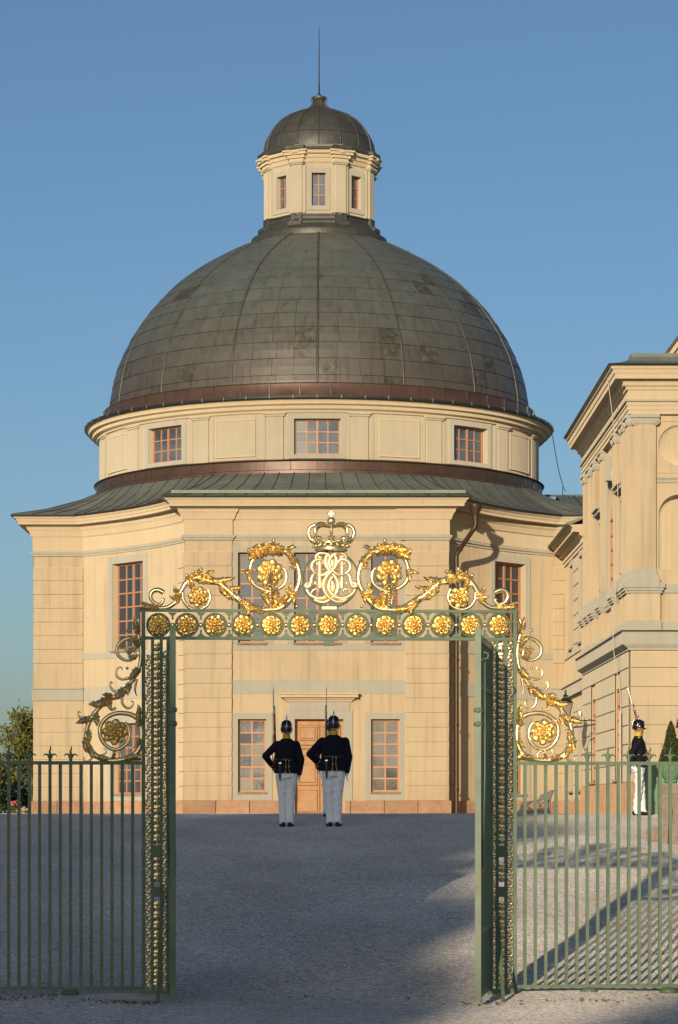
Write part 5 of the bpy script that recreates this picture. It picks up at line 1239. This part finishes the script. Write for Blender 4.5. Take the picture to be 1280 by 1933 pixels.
    c = MB(); c.box((-0.115 - .022, -0.155, 1.10), (-0.115 + .022, -0.148, 1.12)); lmb(c, 'frog_buckle', M['silver'], belt)
    for s in (-1, 1):
        c = MB(); c.tube([(s * 0.03 + 0.015, -0.134, 1.14), (s * 0.022 + 0.015, -0.152, 1.06), (s * 0.036 + 0.015, -0.163, 0.96)], 0.003, 5); lmb(c, 'skirt_piping', M['yellow'], g)
        for (x, y, z) in ((s * 0.03 + 0.015, -0.140, 1.15), (s * 0.03 + 0.015, -0.158, 1.045), (s * 0.038 + 0.015, -0.168, 0.955)):
            c = MB(); c.ellipsoid((x, y, z), (0.011, 0.007, 0.011), 8, 6); lmb(c, 'button', M['silver'], g, True)
    for k2 in range(7):
        c = MB(); c.ellipsoid((0, 0.134 + 0.004 * (k2 % 3), 1.02 + 0.07 * k2), (0.010, 0.007, 0.010), 8, 6); lmb(c, 'button', M['silver'], g, True)
    for i in (0, 1):
        a, w = arms[i][0], arms[i][1]; d = (w - a).normalized(); p = a.lerp(w, 0.84); c = MB(); c.tube([p - d * 0.003, p + d * 0.003], 0.0525, 14); lmb(c, 'cuff_piping', M['yellow'], g)
    # --- white gloves, five fingers each
    for i in (0, 1):
        s = -1 if i == 0 else 1; w, tip = arms[i][1], arms[i][2]; d = (tip - w).normalized(); L = 0.185
        side = d.cross(Vector((s, 0, 0)) if abs(d.x) < 0.8 else Vector((0, 0, 1))).normalized(); flatn = d.cross(side).normalized()
        gl = MB(); gl.capsule(w - d * 0.03, w + d * 0.02, 0.031, 0.030); c0 = w + d * 0.05
        for f in range(4): gl.capsule(w + d * 0.02 + side * (f - 1.5) * 0.010, w + d * 0.092 + side * (f - 1.5) * 0.019, 0.019, 0.013, 8)
        for f in range(4):
            ln = (0.070, 0.080, 0.075, 0.058)[f]; q0 = w + d * 0.092 + side * (f - 1.5) * 0.020; cur = 0.9 if (i == 0 and grip) else 0.35
            q1 = q0 + (d * cos(cur * 0.6) + flatn * s * sin(cur * 0.6) * -1) * ln * 0.5; q2 = q1 + (d * cos(cur * 1.7) - flatn * s * sin(cur * 1.7)) * ln * 0.5
            gl.capsule(q0, q1, 0.0095, 0.009, 8); gl.capsule(q1, q2, 0.009, 0.008, 8)
        t0 = w + d * 0.035 + side * 0.028; t1 = t0 + (d * 0.7 + side * 0.7) * 0.038; gl.capsule(t0, t1, 0.013, 0.010, 8); gl.capsule(t1, t1 + (d * 0.9 - flatn * s * 0.4) * 0.030, 0.010, 0.008, 8)
        lobj('glove', eval_mesh(gl, 'glove', 0.0055, M['white'], 1), g)
    # --- spiked leather helmet
    hm = MB(); n = 24; prof = [(0.098, -0.052), (0.101, 0.0), (0.098, 0.04), (0.086, 0.075), (0.062, 0.098), (0.03, 0.108), (0.0, 0.110)]; vs = []
    for r, z in prof:
        for q in range(n):
            a = 2 * pi * q / n; x, y = r * 0.96 * cos(a), r * 1.14 * sin(a)
            zz = z - (0.035 * max(0, -sin(a)) if z < -0.03 else 0); vs.append(H(x, y + 0.006, 1.755 + zz))
    hm.add(vs, [(r * n + q, r * n + (q + 1) % n, (r + 1) * n + (q + 1) % n, (r + 1) * n + q) for r in range(len(prof) - 1) for q in range(n)])
    shell = lmb(hm, 'helmet', M['lacquer'], g, True)
    v = MB(); vs = []
    for y_, z_, ex in ((0.0, 0.0, 0.0), (0.03, -0.012, 0.0), (0.052, -0.030, 0.0)):
        for q in range(13):
            a = R(20) + R(140) * q / 12; vs.append(H((0.095 + y_ * 0.5) * cos(a), 0.006 + (0.112 + y_) * sin(a), 1.755 - 0.048 + z_ * sin(a)))
    v.add(vs + [p + Vector((0, 0, -0.004)) for p in vs], [(r * 13 + q, r * 13 + q + 1, (r + 1) * 13 + q + 1, (r + 1) * 13 + q) for r in range(2) for q in range(12)] + [(39 + r * 13 + q, 39 + (r + 1) * 13 + q, 39 + (r + 1) * 13 + q + 1, 39 + r * 13 + q + 1) for r in range(2) for q in range(12)]); lmb(v, 'helmet_peak', M['lacquer'], shell, True)
    s_ = MB(); s_.lathe([(0.036, 0.0), (0.034, 0.008), (0.016, 0.014), (0.014, 0.030), (0.020, 0.036), (0.013, 0.046), (0.004, 0.092), (0.0, 0.095)], H(0, 0.006, 1.755 + 0.107), 14); lmb(s_, 'helmet_spike', M['silver'], shell, 'auto')
    s_ = MB(); s_.tube([H(0, 0.006 - r * 1.14 - 0.003, 1.755 + z + 0.002) for r, z in [(0.102, -0.08)] + prof[1:6]], 0.0065, 6); lmb(s_, 'helmet_spine', M['silver'], shell, True)
    s_ = MB(); s_.tube([H(0.0975 * 1.0 * cos(a), 0.006 + 0.117 * sin(a), 1.755 - 0.012) for a in [pi + pi * q / 12 for q in range(13)]], 0.0045, 5); lmb(s_, 'helmet_band', M['silver'], shell, True)
    for s in (-1, 1):
        s_ = MB(); s_.ellipsoid(H(s * 0.097, 0.02, 1.725), (0.008, 0.020, 0.020), 10, 8); lmb(s_, 'helmet_boss', M['silver'], shell, True)
        s_ = MB(); s_.tube(spline([H(s * 0.098, 0.022, 1.72), H(s * 0.085, 0.055, 1.65), H(s * 0.05, 0.085, 1.60), H(0, 0.096, 1.580)], 4), 0.006, 5); lmb(s_, 'chin_strap', M['leather'], shell, True)
    s_ = MB(); s_.ellipsoid(H(0, 0.118, 1.79), (0.045, 0.012, 0.045), 10, 8); lmb(s_, 'helmet_plate', M['silver'], shell, True)
    return g

def make_rifle(p0, p1, label):
    """rifle with fixed bayonet from butt p0 to bayonet tip p1"""
    p0 = Vector(p0); p1 = Vector(p1); L = (p1 - p0).length; k = L / 1.55
    o = empty('rifle', p0, label, 'rifle', 'rifles carried by the guards'); z = (p1 - p0).normalized()
    o.rotation_euler = z.to_track_quat('Z', 'Y').to_euler()
    S = MB(); S.rings([(0, 0, 0.0, 0.020, 0.062), (0, 0.0, 0.03, 0.022, 0.064), (0, 0.012, 0.18, 0.020, 0.046), (0, 0.022, 0.30, 0.016, 0.026), (0, 0.020, 0.36, 0.019, 0.024), (0, 0.014, 0.44, 0.022, 0.030), (0, 0.010, 0.60, 0.022, 0.026), (0, 0.008, 0.85, 0.019, 0.022), (0, 0.006, 1.06, 0.016, 0.018)], 14); lmb(S, 'stock', M['walnut'], o, True)
    b = MB(); b.tube([(0, 0.030, 0.38), (0, 0.026, 0.60), (0, 0.022, 1.06), (0, 0.020, 1.20)], [0.013, 0.012, 0.010, 0.009], 10); lmb(b, 'barrel', M['steel'], o, True)
    b = MB(); b.box((-0.014, 0.018, 0.36), (0.014, 0.050, 0.52)); b.tube([(0.012, 0.04, 0.40), (0.05, 0.03, 0.40)], 0.006, 6); b.ellipsoid((0.055, 0.028, 0.40), (0.011, 0.011, 0.011), 8, 6); lmb(b, 'bolt', M['steel'], o)
    b = MB(); b.tube(spline([(0, -0.006, 0.36), (0, -0.035, 0.38), (0, -0.035, 0.43), (0, -0.012, 0.46)], 4), 0.004, 5); lmb(b, 'trigger_guard', M['steel'], o)
    for zz in (0.70, 0.92, 1.06):
        b = MB(); b.lathe([(0.021, zz), (0.026, zz), (0.026, zz + 0.018), (0.021, zz + 0.018)], (0, 0.010, 0), 10); lmb(b, 'barrel_band', M['steel'], o)
    b = MB(); b.rings([(0, -0.002, 1.06, 0.007, 0.010), (0, -0.002, 1.18, 0.007, 0.010), (0, -0.002, 1.19, 0.005, 0.012), (0, -0.002, 1.48, 0.004, 0.010), (0, -0.002, 1.55, 0.001, 0.001)], 8); b.box((-0.008, -0.02, 1.18), (0.008, 0.03, 1.19)); lmb(b, 'bayonet', M['steel'], o)
    b = MB(); b.tube(spline([(0, -0.03, 0.08), (0.0, -0.045, 0.3), (0, -0.03, 0.55), (0, -0.014, 0.70)], 4), 0.006, 5); lmb(b, 'sling', M['leather'], o, True)
    o.scale = (k, k, k)
    return o

def gpos(px, D): x = (px - CX) * D / FPX; return Vector((x, D, gz(x, D)))
L_ARM = ((-0.37, -0.06, 1.235), (-0.245, 0.13, 1.06), (-0.19, 0.20, 1.02)); R_ARM = ((0.255, -0.02, 1.175), (0.225, 0.03, 0.93), (0.215, 0.05, 0.83))
s1 = gpos(541, 46.3); make_guard(s1, 0.02, 1.80, 'guard seen from behind, slimmer of the two with white trousers in the shade', L_ARM, R_ARM, headturn=0.04)
make_rifle(s1 + Vector((-0.205, 0.17, 0.98)), s1 + Vector((-0.235, 0.15, 2.45)), 'upright rifle with bayonet held by the slimmer guard seen from behind')
s2 = gpos(630, 46.2); make_guard(s2, -0.03, 1.87, 'broad guard seen from behind, nearer the middle of the doorway', ((-0.40, -0.05, 1.22), (-0.26, 0.12, 1.06), (-0.2, 0.19, 1.03)), R_ARM, feet=((-0.066, 0.0, 0.3), (0.066, 0.0, 0.35)), headturn=-0.03, broad=1.16)
make_rifle(s2 + Vector((-0.14, 0.18, 0.98)), s2 + Vector((-0.125, 0.2, 2.46)), 'upright rifle with bayonet held by the broad guard seen from behind')
s3 = gpos(624.5, 50.6); make_guard(s3, 0.0, 1.80, 'third guard almost hidden in front of the broad guard', ((-0.27, -0.02, 1.17), (-0.24, 0.03, 0.93), (-0.23, 0.05, 0.83)), R_ARM, feet=((-0.085, 0.0, 0.2), (0.085, 0.0, 0.2)), grip=False)
s4 = gpos(1205, 51.5); make_guard(s4, R(-90), 1.80, 'guard in profile marching right behind the right fence', ((-0.24, 0.08, 1.22), (-0.16, 0.19, 1.10), (-0.13, 0.24, 1.06)), ((0.235, -0.15, 1.22), (0.215, -0.13, 1.00), (0.21, -0.09, 0.91)), feet=((-0.08, 0.09, 0.05), (0.08, -0.055, 0.05)), straps=True)
make_rifle(s4 + Vector((0.20, 0.15, 1.02)), s4 + Vector((-0.19, 0.15, 2.52)), 'sloped rifle on the shoulder of the guard in profile')
s5 = gpos(1289.5, 51.8); make_guard(s5, R(90), 1.84, 'guard at the right picture edge, only helmet and face showing', ((-0.235, 0.0, 1.19), (-0.22, 0.02, 0.95), (-0.21, 0.05, 0.86)), ((0.235, 0.0, 1.19), (0.22, 0.02, 0.95), (0.21, 0.05, 0.86)), grip=False)

# ------------------------------------------------------------------ small things in the court
def wall_lamp():
    p = at(1067.5, 1356, 64.0); o = empty('wall_lantern', p, 'black wall lantern with pale glass near the wing windows', 'lantern'); K = M['black_iron']
    c = p; w0, w1, h = 0.085, 0.155, 0.36
    m = MB()
    for sx, sy in ((-1, -1), (1, -1), (1, 1), (-1, 1)): m.tube([c + Vector((sx * w0, sy * w0, 0)), c + Vector((sx * w1, sy * w1, h))], 0.009, 4)
    m.box((c.x - w0, c.y - w0, c.z - 0.02), (c.x + w0, c.y + w0, c.z)); m.box((c.x - w1 - .015, c.y - w1 - .015, c.z + h), (c.x + w1 + .015, c.y + w1 + .015, c.z + h + 0.02)); m.build('lantern_frame', K, o)
    for a in range(4):
        q = Matrix.Rotation(R(90 * a), 3, 'Z'); m = MB(); vs = [c + q @ Vector(v) for v in ((-w0 + .01, -w0 + .004, 0.005), (w0 - .01, -w0 + .004, 0.005), (w1 - .012, -w1 + .006, h - .005), (-w1 + .012, -w1 + .006, h - .005))]; m.add(vs, [(0, 1, 2, 3)]); m.build('lantern_pane', M['lamp_glass'], o)
    m = MB(); vs = []
    for (w, z) in ((w1 + .02, h + .02), (0.07, h + .13), (0.05, h + .135), (0.05, h + .17), (0.075, h + .175), (0.02, h + .22)): vs += [c + Vector((sx * w, sy * w, z)) for sx, sy in ((-1, -1), (1, -1), (1, 1), (-1, 1))]
    m.add(vs, [(r * 4 + i, r * 4 + (i + 1) % 4, (r + 1) * 4 + (i + 1) % 4, (r + 1) * 4 + i) for r in range(5) for i in range(4)]); m.build('lantern_roof', K, o)
    m = MB(); m.lathe([(0.02, h + .21), (0.03, h + .24), (0.012, h + .26), (0.028, h + .29), (0.01, h + .32), (0.0, h + .36)], c, 10); m.build('lantern_finial', K, o, True)
    m = MB(); m.tube(spline([c + Vector((0, 0, -0.02)), c + Vector((0, 0, -0.14)), c + Vector((0.2, 0, -0.22)), Vector((PX - 0.12, c.y, c.z - 0.14))], 5), 0.018, 6); m.tube([c + Vector((0, 0, -0.05)), Vector((PX - 0.12, c.y, c.z - 0.05))], 0.012, 6); m.build('wall_bracket', K, o)
wall_lamp()

def rattan_chair():
    D = 63.5; s = FPX / D; x0 = (975 - CX) / s; x1 = (1043 - CX) / s; g0 = gz0(D)
    o = empty('rattan_chair', (x0 + 0.5, D, g0), 'grey rattan reclining chair by the chapel wall behind the right fence', 'chair'); K = M['rattan']
    def q(px, py, y): p = at(px, py, D); return Vector((p.x, D + y, max(p.z + 0.03, g0)))
    for y in (-0.3, 0.3):
        m = MB(); m.tube(spline([q(1038, 1541, y), q(1036, 1515, y), q(1043, 1494, y)], 4), 0.022, 6); m.build('back_leg', K, o, True)
        m = MB(); m.tube(spline([q(1040, 1497, y), q(1024, 1511, y), q(1006, 1515, y), q(985, 1521, y)], 4), 0.02, 6); m.build('arm_rail', K, o, True)
        for a, b in (((1014, 1514), (1026, 1531)), ((1026, 1514), (1016, 1531)), ((1002, 1518), (986, 1530)), ((992, 1522), (1003, 1530))):
            m = MB(); m.tube([q(*a, y), q(*b, y)], 0.012, 5); m.build('brace', K, o)
        m = MB(); m.tube(spline([q(986, 1521, y), q(984, 1530, y), q(976, 1538, y)], 4), 0.018, 6); m.build('front_leg', K, o, True)
        m = MB(); m.tube([q(1034, 1529, y), q(995, 1531, y), q(977, 1538, y)], 0.022, 6); m.build('side_rail', K, o, True)
    for i in range(9):
        t = i / 8; y = -0.28 + 0.56 * t; m = MB(); m.tube([q(1034, 1529, y), q(996, 1531, y)], 0.016, 5); m.build('seat_cane', K, o)
        m = MB(); m.tube(spline([q(1034, 1527, y), q(1031, 1510, y), q(1041, 1495, y)], 3), 0.022, 5); m.build('back_cane', K, o)
    m = MB(); m.box((q(996, 1540, 0).x, D - 0.3, g0 + 0.01), (q(1034, 1540, 0).x, D + 0.3, g0 + 0.10)); m.build('cushion', M['leather'], o)
    m = MB(); a = q(1012, 1500, 0); vs = [q(1018, 1503, -0.33), q(1041, 1494, -0.33), q(1036, 1512, -0.33), q(1014, 1513, -0.33)]; m.add(vs + [v + Vector((0, 0.03, 0)) for v in vs], [(0, 1, 2, 3), (7, 6, 5, 4)] + [(i, (i + 1) % 4, 4 + (i + 1) % 4, 4 + i) for i in range(4)]); m.build('side_weave', K, o)
rattan_chair()

def green_box():
    D = 53.0; x0 = (1207 - CX) * D / FPX; z0 = gz0(D); x1, y1, z1 = x0 + 1.0, D + 0.8, z0 + 0.97
    o = empty('planter_box', (x0 + 0.5, D + 0.4, z0), 'green painted wooden box standing behind the marching guard', 'box'); K = M['green_box']
    m = MB(); m.box((x0 + .03, D + .03, z0 - 0.1), (x1 - .03, y1 - .03, z1 - .03)); m.build('box_body', K, o)
    for (a, b, c, e) in ((x0, x0 + .09, z0 - .1, z1), (x0 + .33, x0 + .36, z0, z1 - .06), (x0 + .64, x0 + .67, z0, z1 - .06), (x1 - .09, x1, z0 - .1, z1)): m = MB(); m.box((a, D, c), (b, D + .03, e)); m.build('board_strip', K, o)
    m = MB(); m.box((x0 + .09, D + .001, z1 - .07), (x1 - .09, D + .029, z1)); m.build('top_board', K, o)
    m = MB(); m.box((x0 - .02, D - .02, z1), (x1 + .02, y1, z1 + .03)); m.build('lid', K, o)
green_box()

def leaf_cloud(mb, pts, size, rng, flatz=0.0, asp=0.55):
    """many single leaves, each a folded diamond"""
    for p in pts:
        a = Vector((rng.gauss(0, 1), rng.gauss(0, 1), rng.gauss(0, 1) * (1 - flatz))).normalized(); b = a.orthogonal().normalized(); b = Matrix.Rotation(rng.uniform(0, 6.28), 3, a) @ b; n = a.cross(b)
        s = size * rng.uniform(0.65, 1.3); w = s * asp * 0.5; p = Vector(p)
        mb.add([p - a * s * 0.5, p + b * w + n * w * 0.3, p + a * s * 0.5, p - b * w + n * w * 0.3], [(0, 1, 2), (0, 2, 3)])

def topiary():
    D = 41.2; x = (1270 - CX) * D / FPX; g0 = gz0(D); rng = random.Random(3)
    # stone pedestal of separate blocks
    zt = at(0, 1478, D).z; x0 = (1249 - CX) * D / FPX
    o = empty('stone_pedestal', (x0 + .5, D + .3, g0), 'weathered granite pedestal of stacked blocks at the right edge', 'pedestal')
    zz = [g0 - 0.15, at(0, 1561, D).z, at(0, 1527, D).z, at(0, 1500, D).z, at(0, 1479, D).z]
    for r in range(4):
        cuts = [x0, x0 + (0.11, 0.17, 0.14, 0.5)[r], x0 + 0.6] if r < 3 else [x0 + 0.005, x0 + 0.58]
        for i in range(len(cuts) - 1):
            m = MB(); ins = 0.0 if r < 3 else 0.02; m.block(cuts[i] + .003, cuts[i + 1] - .003, -0.5, 0.0 - ins + rng.uniform(-.008, .008), zz[r] + .004, zz[r + 1] - .004, flat((0, D), (1, 0), (0, -1)), 0.015); m.build('stone_block', M['granite'], o)
    st = MB(); st.ellipsoid(((1242 - CX) * D / FPX, D + 0.6, g0 + 0.12), (0.12, 0.25, 0.16), 12, 8); stn = st.build('guard_stone', M['granite'], None, True)
    tag(stn, 'low rounded stone at the foot of the granite pedestal', 'stone')
    # pot and clipped bush
    cx, cy = x + 0.0, D + 0.22
    pot = empty('garden_urn', (cx, cy, zt), 'green relief urn on the granite pedestal', 'urn')
    m = MB(); m.lathe([(0.09, 0), (0.11, 0.02), (0.10, 0.05), (0.12, 0.07), (0.155, 0.14), (0.165, 0.22), (0.185, 0.27), (0.19, 0.30), (0.17, 0.30), (0.15, 0.25)], (cx, cy, zt), 24); m.build('urn_bowl', M['green_box'], pot, 'auto')
    m = MB()
    for k in range(10):
        a = 2 * pi * k / 10; m = MB(); m.tube(spline([(cx + .165 * sin(a - .2), cy - .165 * cos(a - .2), zt + .24), (cx + .165 * sin(a), cy - .165 * cos(a), zt + .17), (cx + .165 * sin(a + .2), cy - .165 * cos(a + .2), zt + .24)], 4), 0.012, 5); m.build('urn_swag', M['green_box'], pot, True)
    bush = empty('clipped_bush', (cx, cy, zt + 0.27), 'conical clipped box bush growing in the green urn', 'bush')
    m = MB(); pts = []; h = at(0, 1364, D).z - (zt + 0.27)
    for i in range(4200):
        t = rng.random() ** 1.5; rmax = 0.185 * (1 - t) ** 0.72 * (1 + 0.08 * sin(9 * t)); r = rmax * sqrt(rng.uniform(0.45, 1.08)); a = rng.uniform(0, 2 * pi); pts.append((cx + r * cos(a), cy + r * sin(a), zt + 0.29 + h * t + rng.gauss(0, 0.008)))
    leaf_cloud(m, pts, 0.030, rng, 0, 0.6); m.build('crown', M['leaf_box'], bush)
    m = MB(); m.tube([(cx, cy, zt + 0.2), (cx, cy, zt + 0.27 + h * 0.8)], 0.014, 6); m.build('trunk', M['bark'], bush)
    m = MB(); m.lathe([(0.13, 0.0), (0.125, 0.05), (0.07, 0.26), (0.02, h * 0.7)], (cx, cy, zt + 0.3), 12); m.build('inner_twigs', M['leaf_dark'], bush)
topiary()

def tree(name, loc, crown_c, crown_r, n, leaf, seed, label, cat='tree', lm='leaf', group=None, clumps=26, trunk_r=0.12, gap=0.55, spread=None):
    rng = random.Random(seed); o = empty(name, loc, label, cat, group); base = Vector(loc); C = Vector(crown_c)
    t = MB(); pts = [base, base.lerp(Vector((base.x + (C.x - base.x) * .4, base.y, C.z - crown_r[2] * .6)), 0.6), C - Vector((0, 0, crown_r[2] * .3)), C + Vector((0, 0, crown_r[2] * .5))]
    sp = spline(pts, 5); t.tube(sp, [trunk_r * (1 - 0.85 * i / len(sp)) for i in range(len(sp))], 8); cl = []
    for k in range(clumps):
        while True:
            v = Vector((rng.uniform(-1, 1), rng.uniform(-1, 1), rng.uniform(-1, 1)))
            if 0.2 < v.length < 1: break
        p = C + Vector((v.x * crown_r[0], v.y * crown_r[1], v.z * crown_r[2])); cl.append((p, rng.uniform(0.6, 1.2)))
        st = sp[int(len(sp) * rng.uniform(0.45, 0.9))]; t.tube(spline([st, st.lerp(p, 0.5) + Vector((0, 0, -0.05 * crown_r[2])), p], 3), [trunk_r * 0.32 * (1 - 0.12 * i) for i in range(7)], 5)
    t.build('trunk', M['bark'], o, True)
    m = MB(); P = []; cr = gap * (crown_r[0] * crown_r[1] * crown_r[2]) ** (1 / 3) * 0.62
    if spread: cr = spread
    for i in range(n):
        p, s = cl[rng.randrange(clumps)]; d = Vector((rng.gauss(0, 1), rng.gauss(0, 1), rng.gauss(0, 0.8))); d = d.normalized() * (rng.random() ** 0.5) * cr * s; P.append(p + d)
    leaf_cloud(m, P, leaf, rng); m.build('crown', M[lm], o)
    return o
# greenery left of the chapel
zg = gz0(92)
tree('broadleaf_tree', (-10.6, 92, zg), (-10.7, 92, zg + 2.3), (1.25, 1.3, 1.75), 4200, 0.15, 21, 'sunlit yellow green broadleaf tree left of the chapel', clumps=34, trunk_r=0.10, gap=0.62)
tree('dark_evergreen', (-12.4, 93, zg), (-12.5, 93, zg + 1.1), (0.9, 0.9, 1.4), 3600, 0.12, 5, 'dark evergreen tree at the left picture edge', lm='leaf_dark', clumps=22, trunk_r=0.10, gap=0.8)
tree('hedge_shrub', (-11.3, 96, zg), (-11.3, 96, zg + 0.75), (1.6, 0.7, 0.85), 5200, 0.12, 8, 'dark shrub mass under the broadleaf tree', 'shrub', 'leaf_dark', clumps=40, trunk_r=0.05, gap=0.9)
tree('golden_shrub', (-10.35, 90.5, zg), (-10.35, 90.5, zg + 0.75), (0.28, 0.3, 0.75), 900, 0.11, 9, 'yellowing shrub beside the chapel corner', 'shrub', 'leaf', clumps=14, trunk_r=0.03, gap=0.8)
def flowers():
    rng = random.Random(2)
    for (px, py, mk, lab) in ((28, 1517, 'pink', 'small pink flowering plant under the left trees'), (42, 1531, 'cream_petal', 'small cream flowering plant by the chapel corner')):
        p = at(px, py, 90); o = empty('flowering_plant', (p.x, p.y, gz0(90)), lab, 'plant'); m = MB(); P = [(p.x + rng.gauss(0, 0.09), p.y + rng.gauss(0, 0.09), max(gz0(90) + .05, p.z + rng.gauss(0, 0.05))) for _ in range(60)]; leaf_cloud(m, P, 0.09, rng, 0, 0.9); m.build('petals', M[mk], o)
        m = MB(); P = [(p.x + rng.gauss(0, 0.1), p.y + rng.gauss(0, 0.1), gz0(90) + rng.uniform(0, max(.08, p.z - gz0(90)))) for _ in range(120)]; leaf_cloud(m, P, 0.08, rng); m.build('leaves', M['leaf'], o)
flowers()

# fallen leaves and twigs near the gate
def litter():
    rng = random.Random(7); m = MB(); P = []
    for (px, py, n, sx, sy) in ((225, 1893, 90, 0.22, 0.14), (70, 1884, 40, 0.18, 0.1), (20, 1887, 30, 0.2, 0.1), (1120, 1888, 30, 0.3, 0.1), (920, 1895, 20, 0.2, 0.1), (1250, 1830, 25, 0.3, 0.3), (640, 1880, 25, 1.2, 0.5)):
        D = FPX * EYE / (py - HY)
        for _ in range(n):
            x = (px - CX) * D / FPX + rng.gauss(0, sx); y = D + rng.gauss(0, sy); P.append((x, y, gz(x, y) + 0.012))
    leaf_cloud(m, P, 0.035, rng, 0.85, 0.6); o = m.build('fallen_leaves', M['litter']); tag(o, 'brown fallen leaves scattered on the gravel by the gate', 'leaves', kind='stuff')
litter()

# loose pebbles lying on the finer gravel near the gate
def pebbles():
    rng = random.Random(31); m = MB()
    for _ in range(2600):
        y = 17.5 + 12 * rng.random() ** 1.4; x = rng.uniform(-0.135, 0.135) * y; r = rng.uniform(0.006, 0.015); z = gz(x, y); a = rng.uniform(0, 6.28); ca, sa = cos(a) * r, sin(a) * r * rng.uniform(0.6, 1)
        m.add([(x + ca, y + sa, z), (x - sa, y + ca, z), (x - ca, y - sa, z), (x + sa, y - ca, z), (x, y, z + r * 0.8)], [(0, 1, 4), (1, 2, 4), (2, 3, 4), (3, 0, 4)])
    o = m.build('loose_pebbles', M['pebble']); tag(o, 'loose pale pebbles on the gravel around the gate', 'pebbles', kind='stuff')
M['pebble'] = mat('pebble', (0.40, 0.38, 0.35), 0.9, drough=0.8, noise=(40, 0.4))
pebbles()

# tall park trees behind the viewer: they throw the shade over the court
def park():
    def crown(x, y, top, bottom, rx, n, seed, lab, leaf=0.85, clumps=70, spread=1.1):
        cz = (top + bottom) / 2; rz = (top - bottom) / 2 - spread * 0.8
        tree('park_tree', (x, y, -0.1), (x, y, cz), (rx - spread * 0.8, 2.2, rz), n, leaf, seed, lab, lm='leaf_dark', group='park trees behind the viewer', clumps=clumps, trunk_r=0.45, spread=spread)
    crown(-25.2, -40, 21.4, 6, 5.6, 11000, 40, 'tall broad park tree of the row behind the viewer', clumps=120)
    crown(-32.5, -40, 21.7, 7, 5.2, 9000, 41, 'tallest park tree of the row behind the viewer', clumps=110)
    crown(-20.3, -40, 20.9, 5, 3.6, 9500, 42, 'slender park tree of the row behind the viewer', clumps=130)
    crown(-22.6, -43, 22.5, 9, 3.5, 9000, 46, 'narrow tall park tree set back in the row behind the viewer', clumps=110, spread=1.25)
    crown(-16.9, -40, 15.3, 4, 2.5, 5500, 43, 'low park tree of the row behind the viewer', clumps=60)
    crown(-12.3, -41, 12.9, 4, 3.0, 3000, 44, 'thin leaved park tree of the row behind the viewer', clumps=44, spread=0.9)
    crown(-7.2, -40, 12.7, 4, 3.0, 2600, 45, 'sparse park tree at the end of the row behind the viewer', clumps=40, spread=0.9)
park()
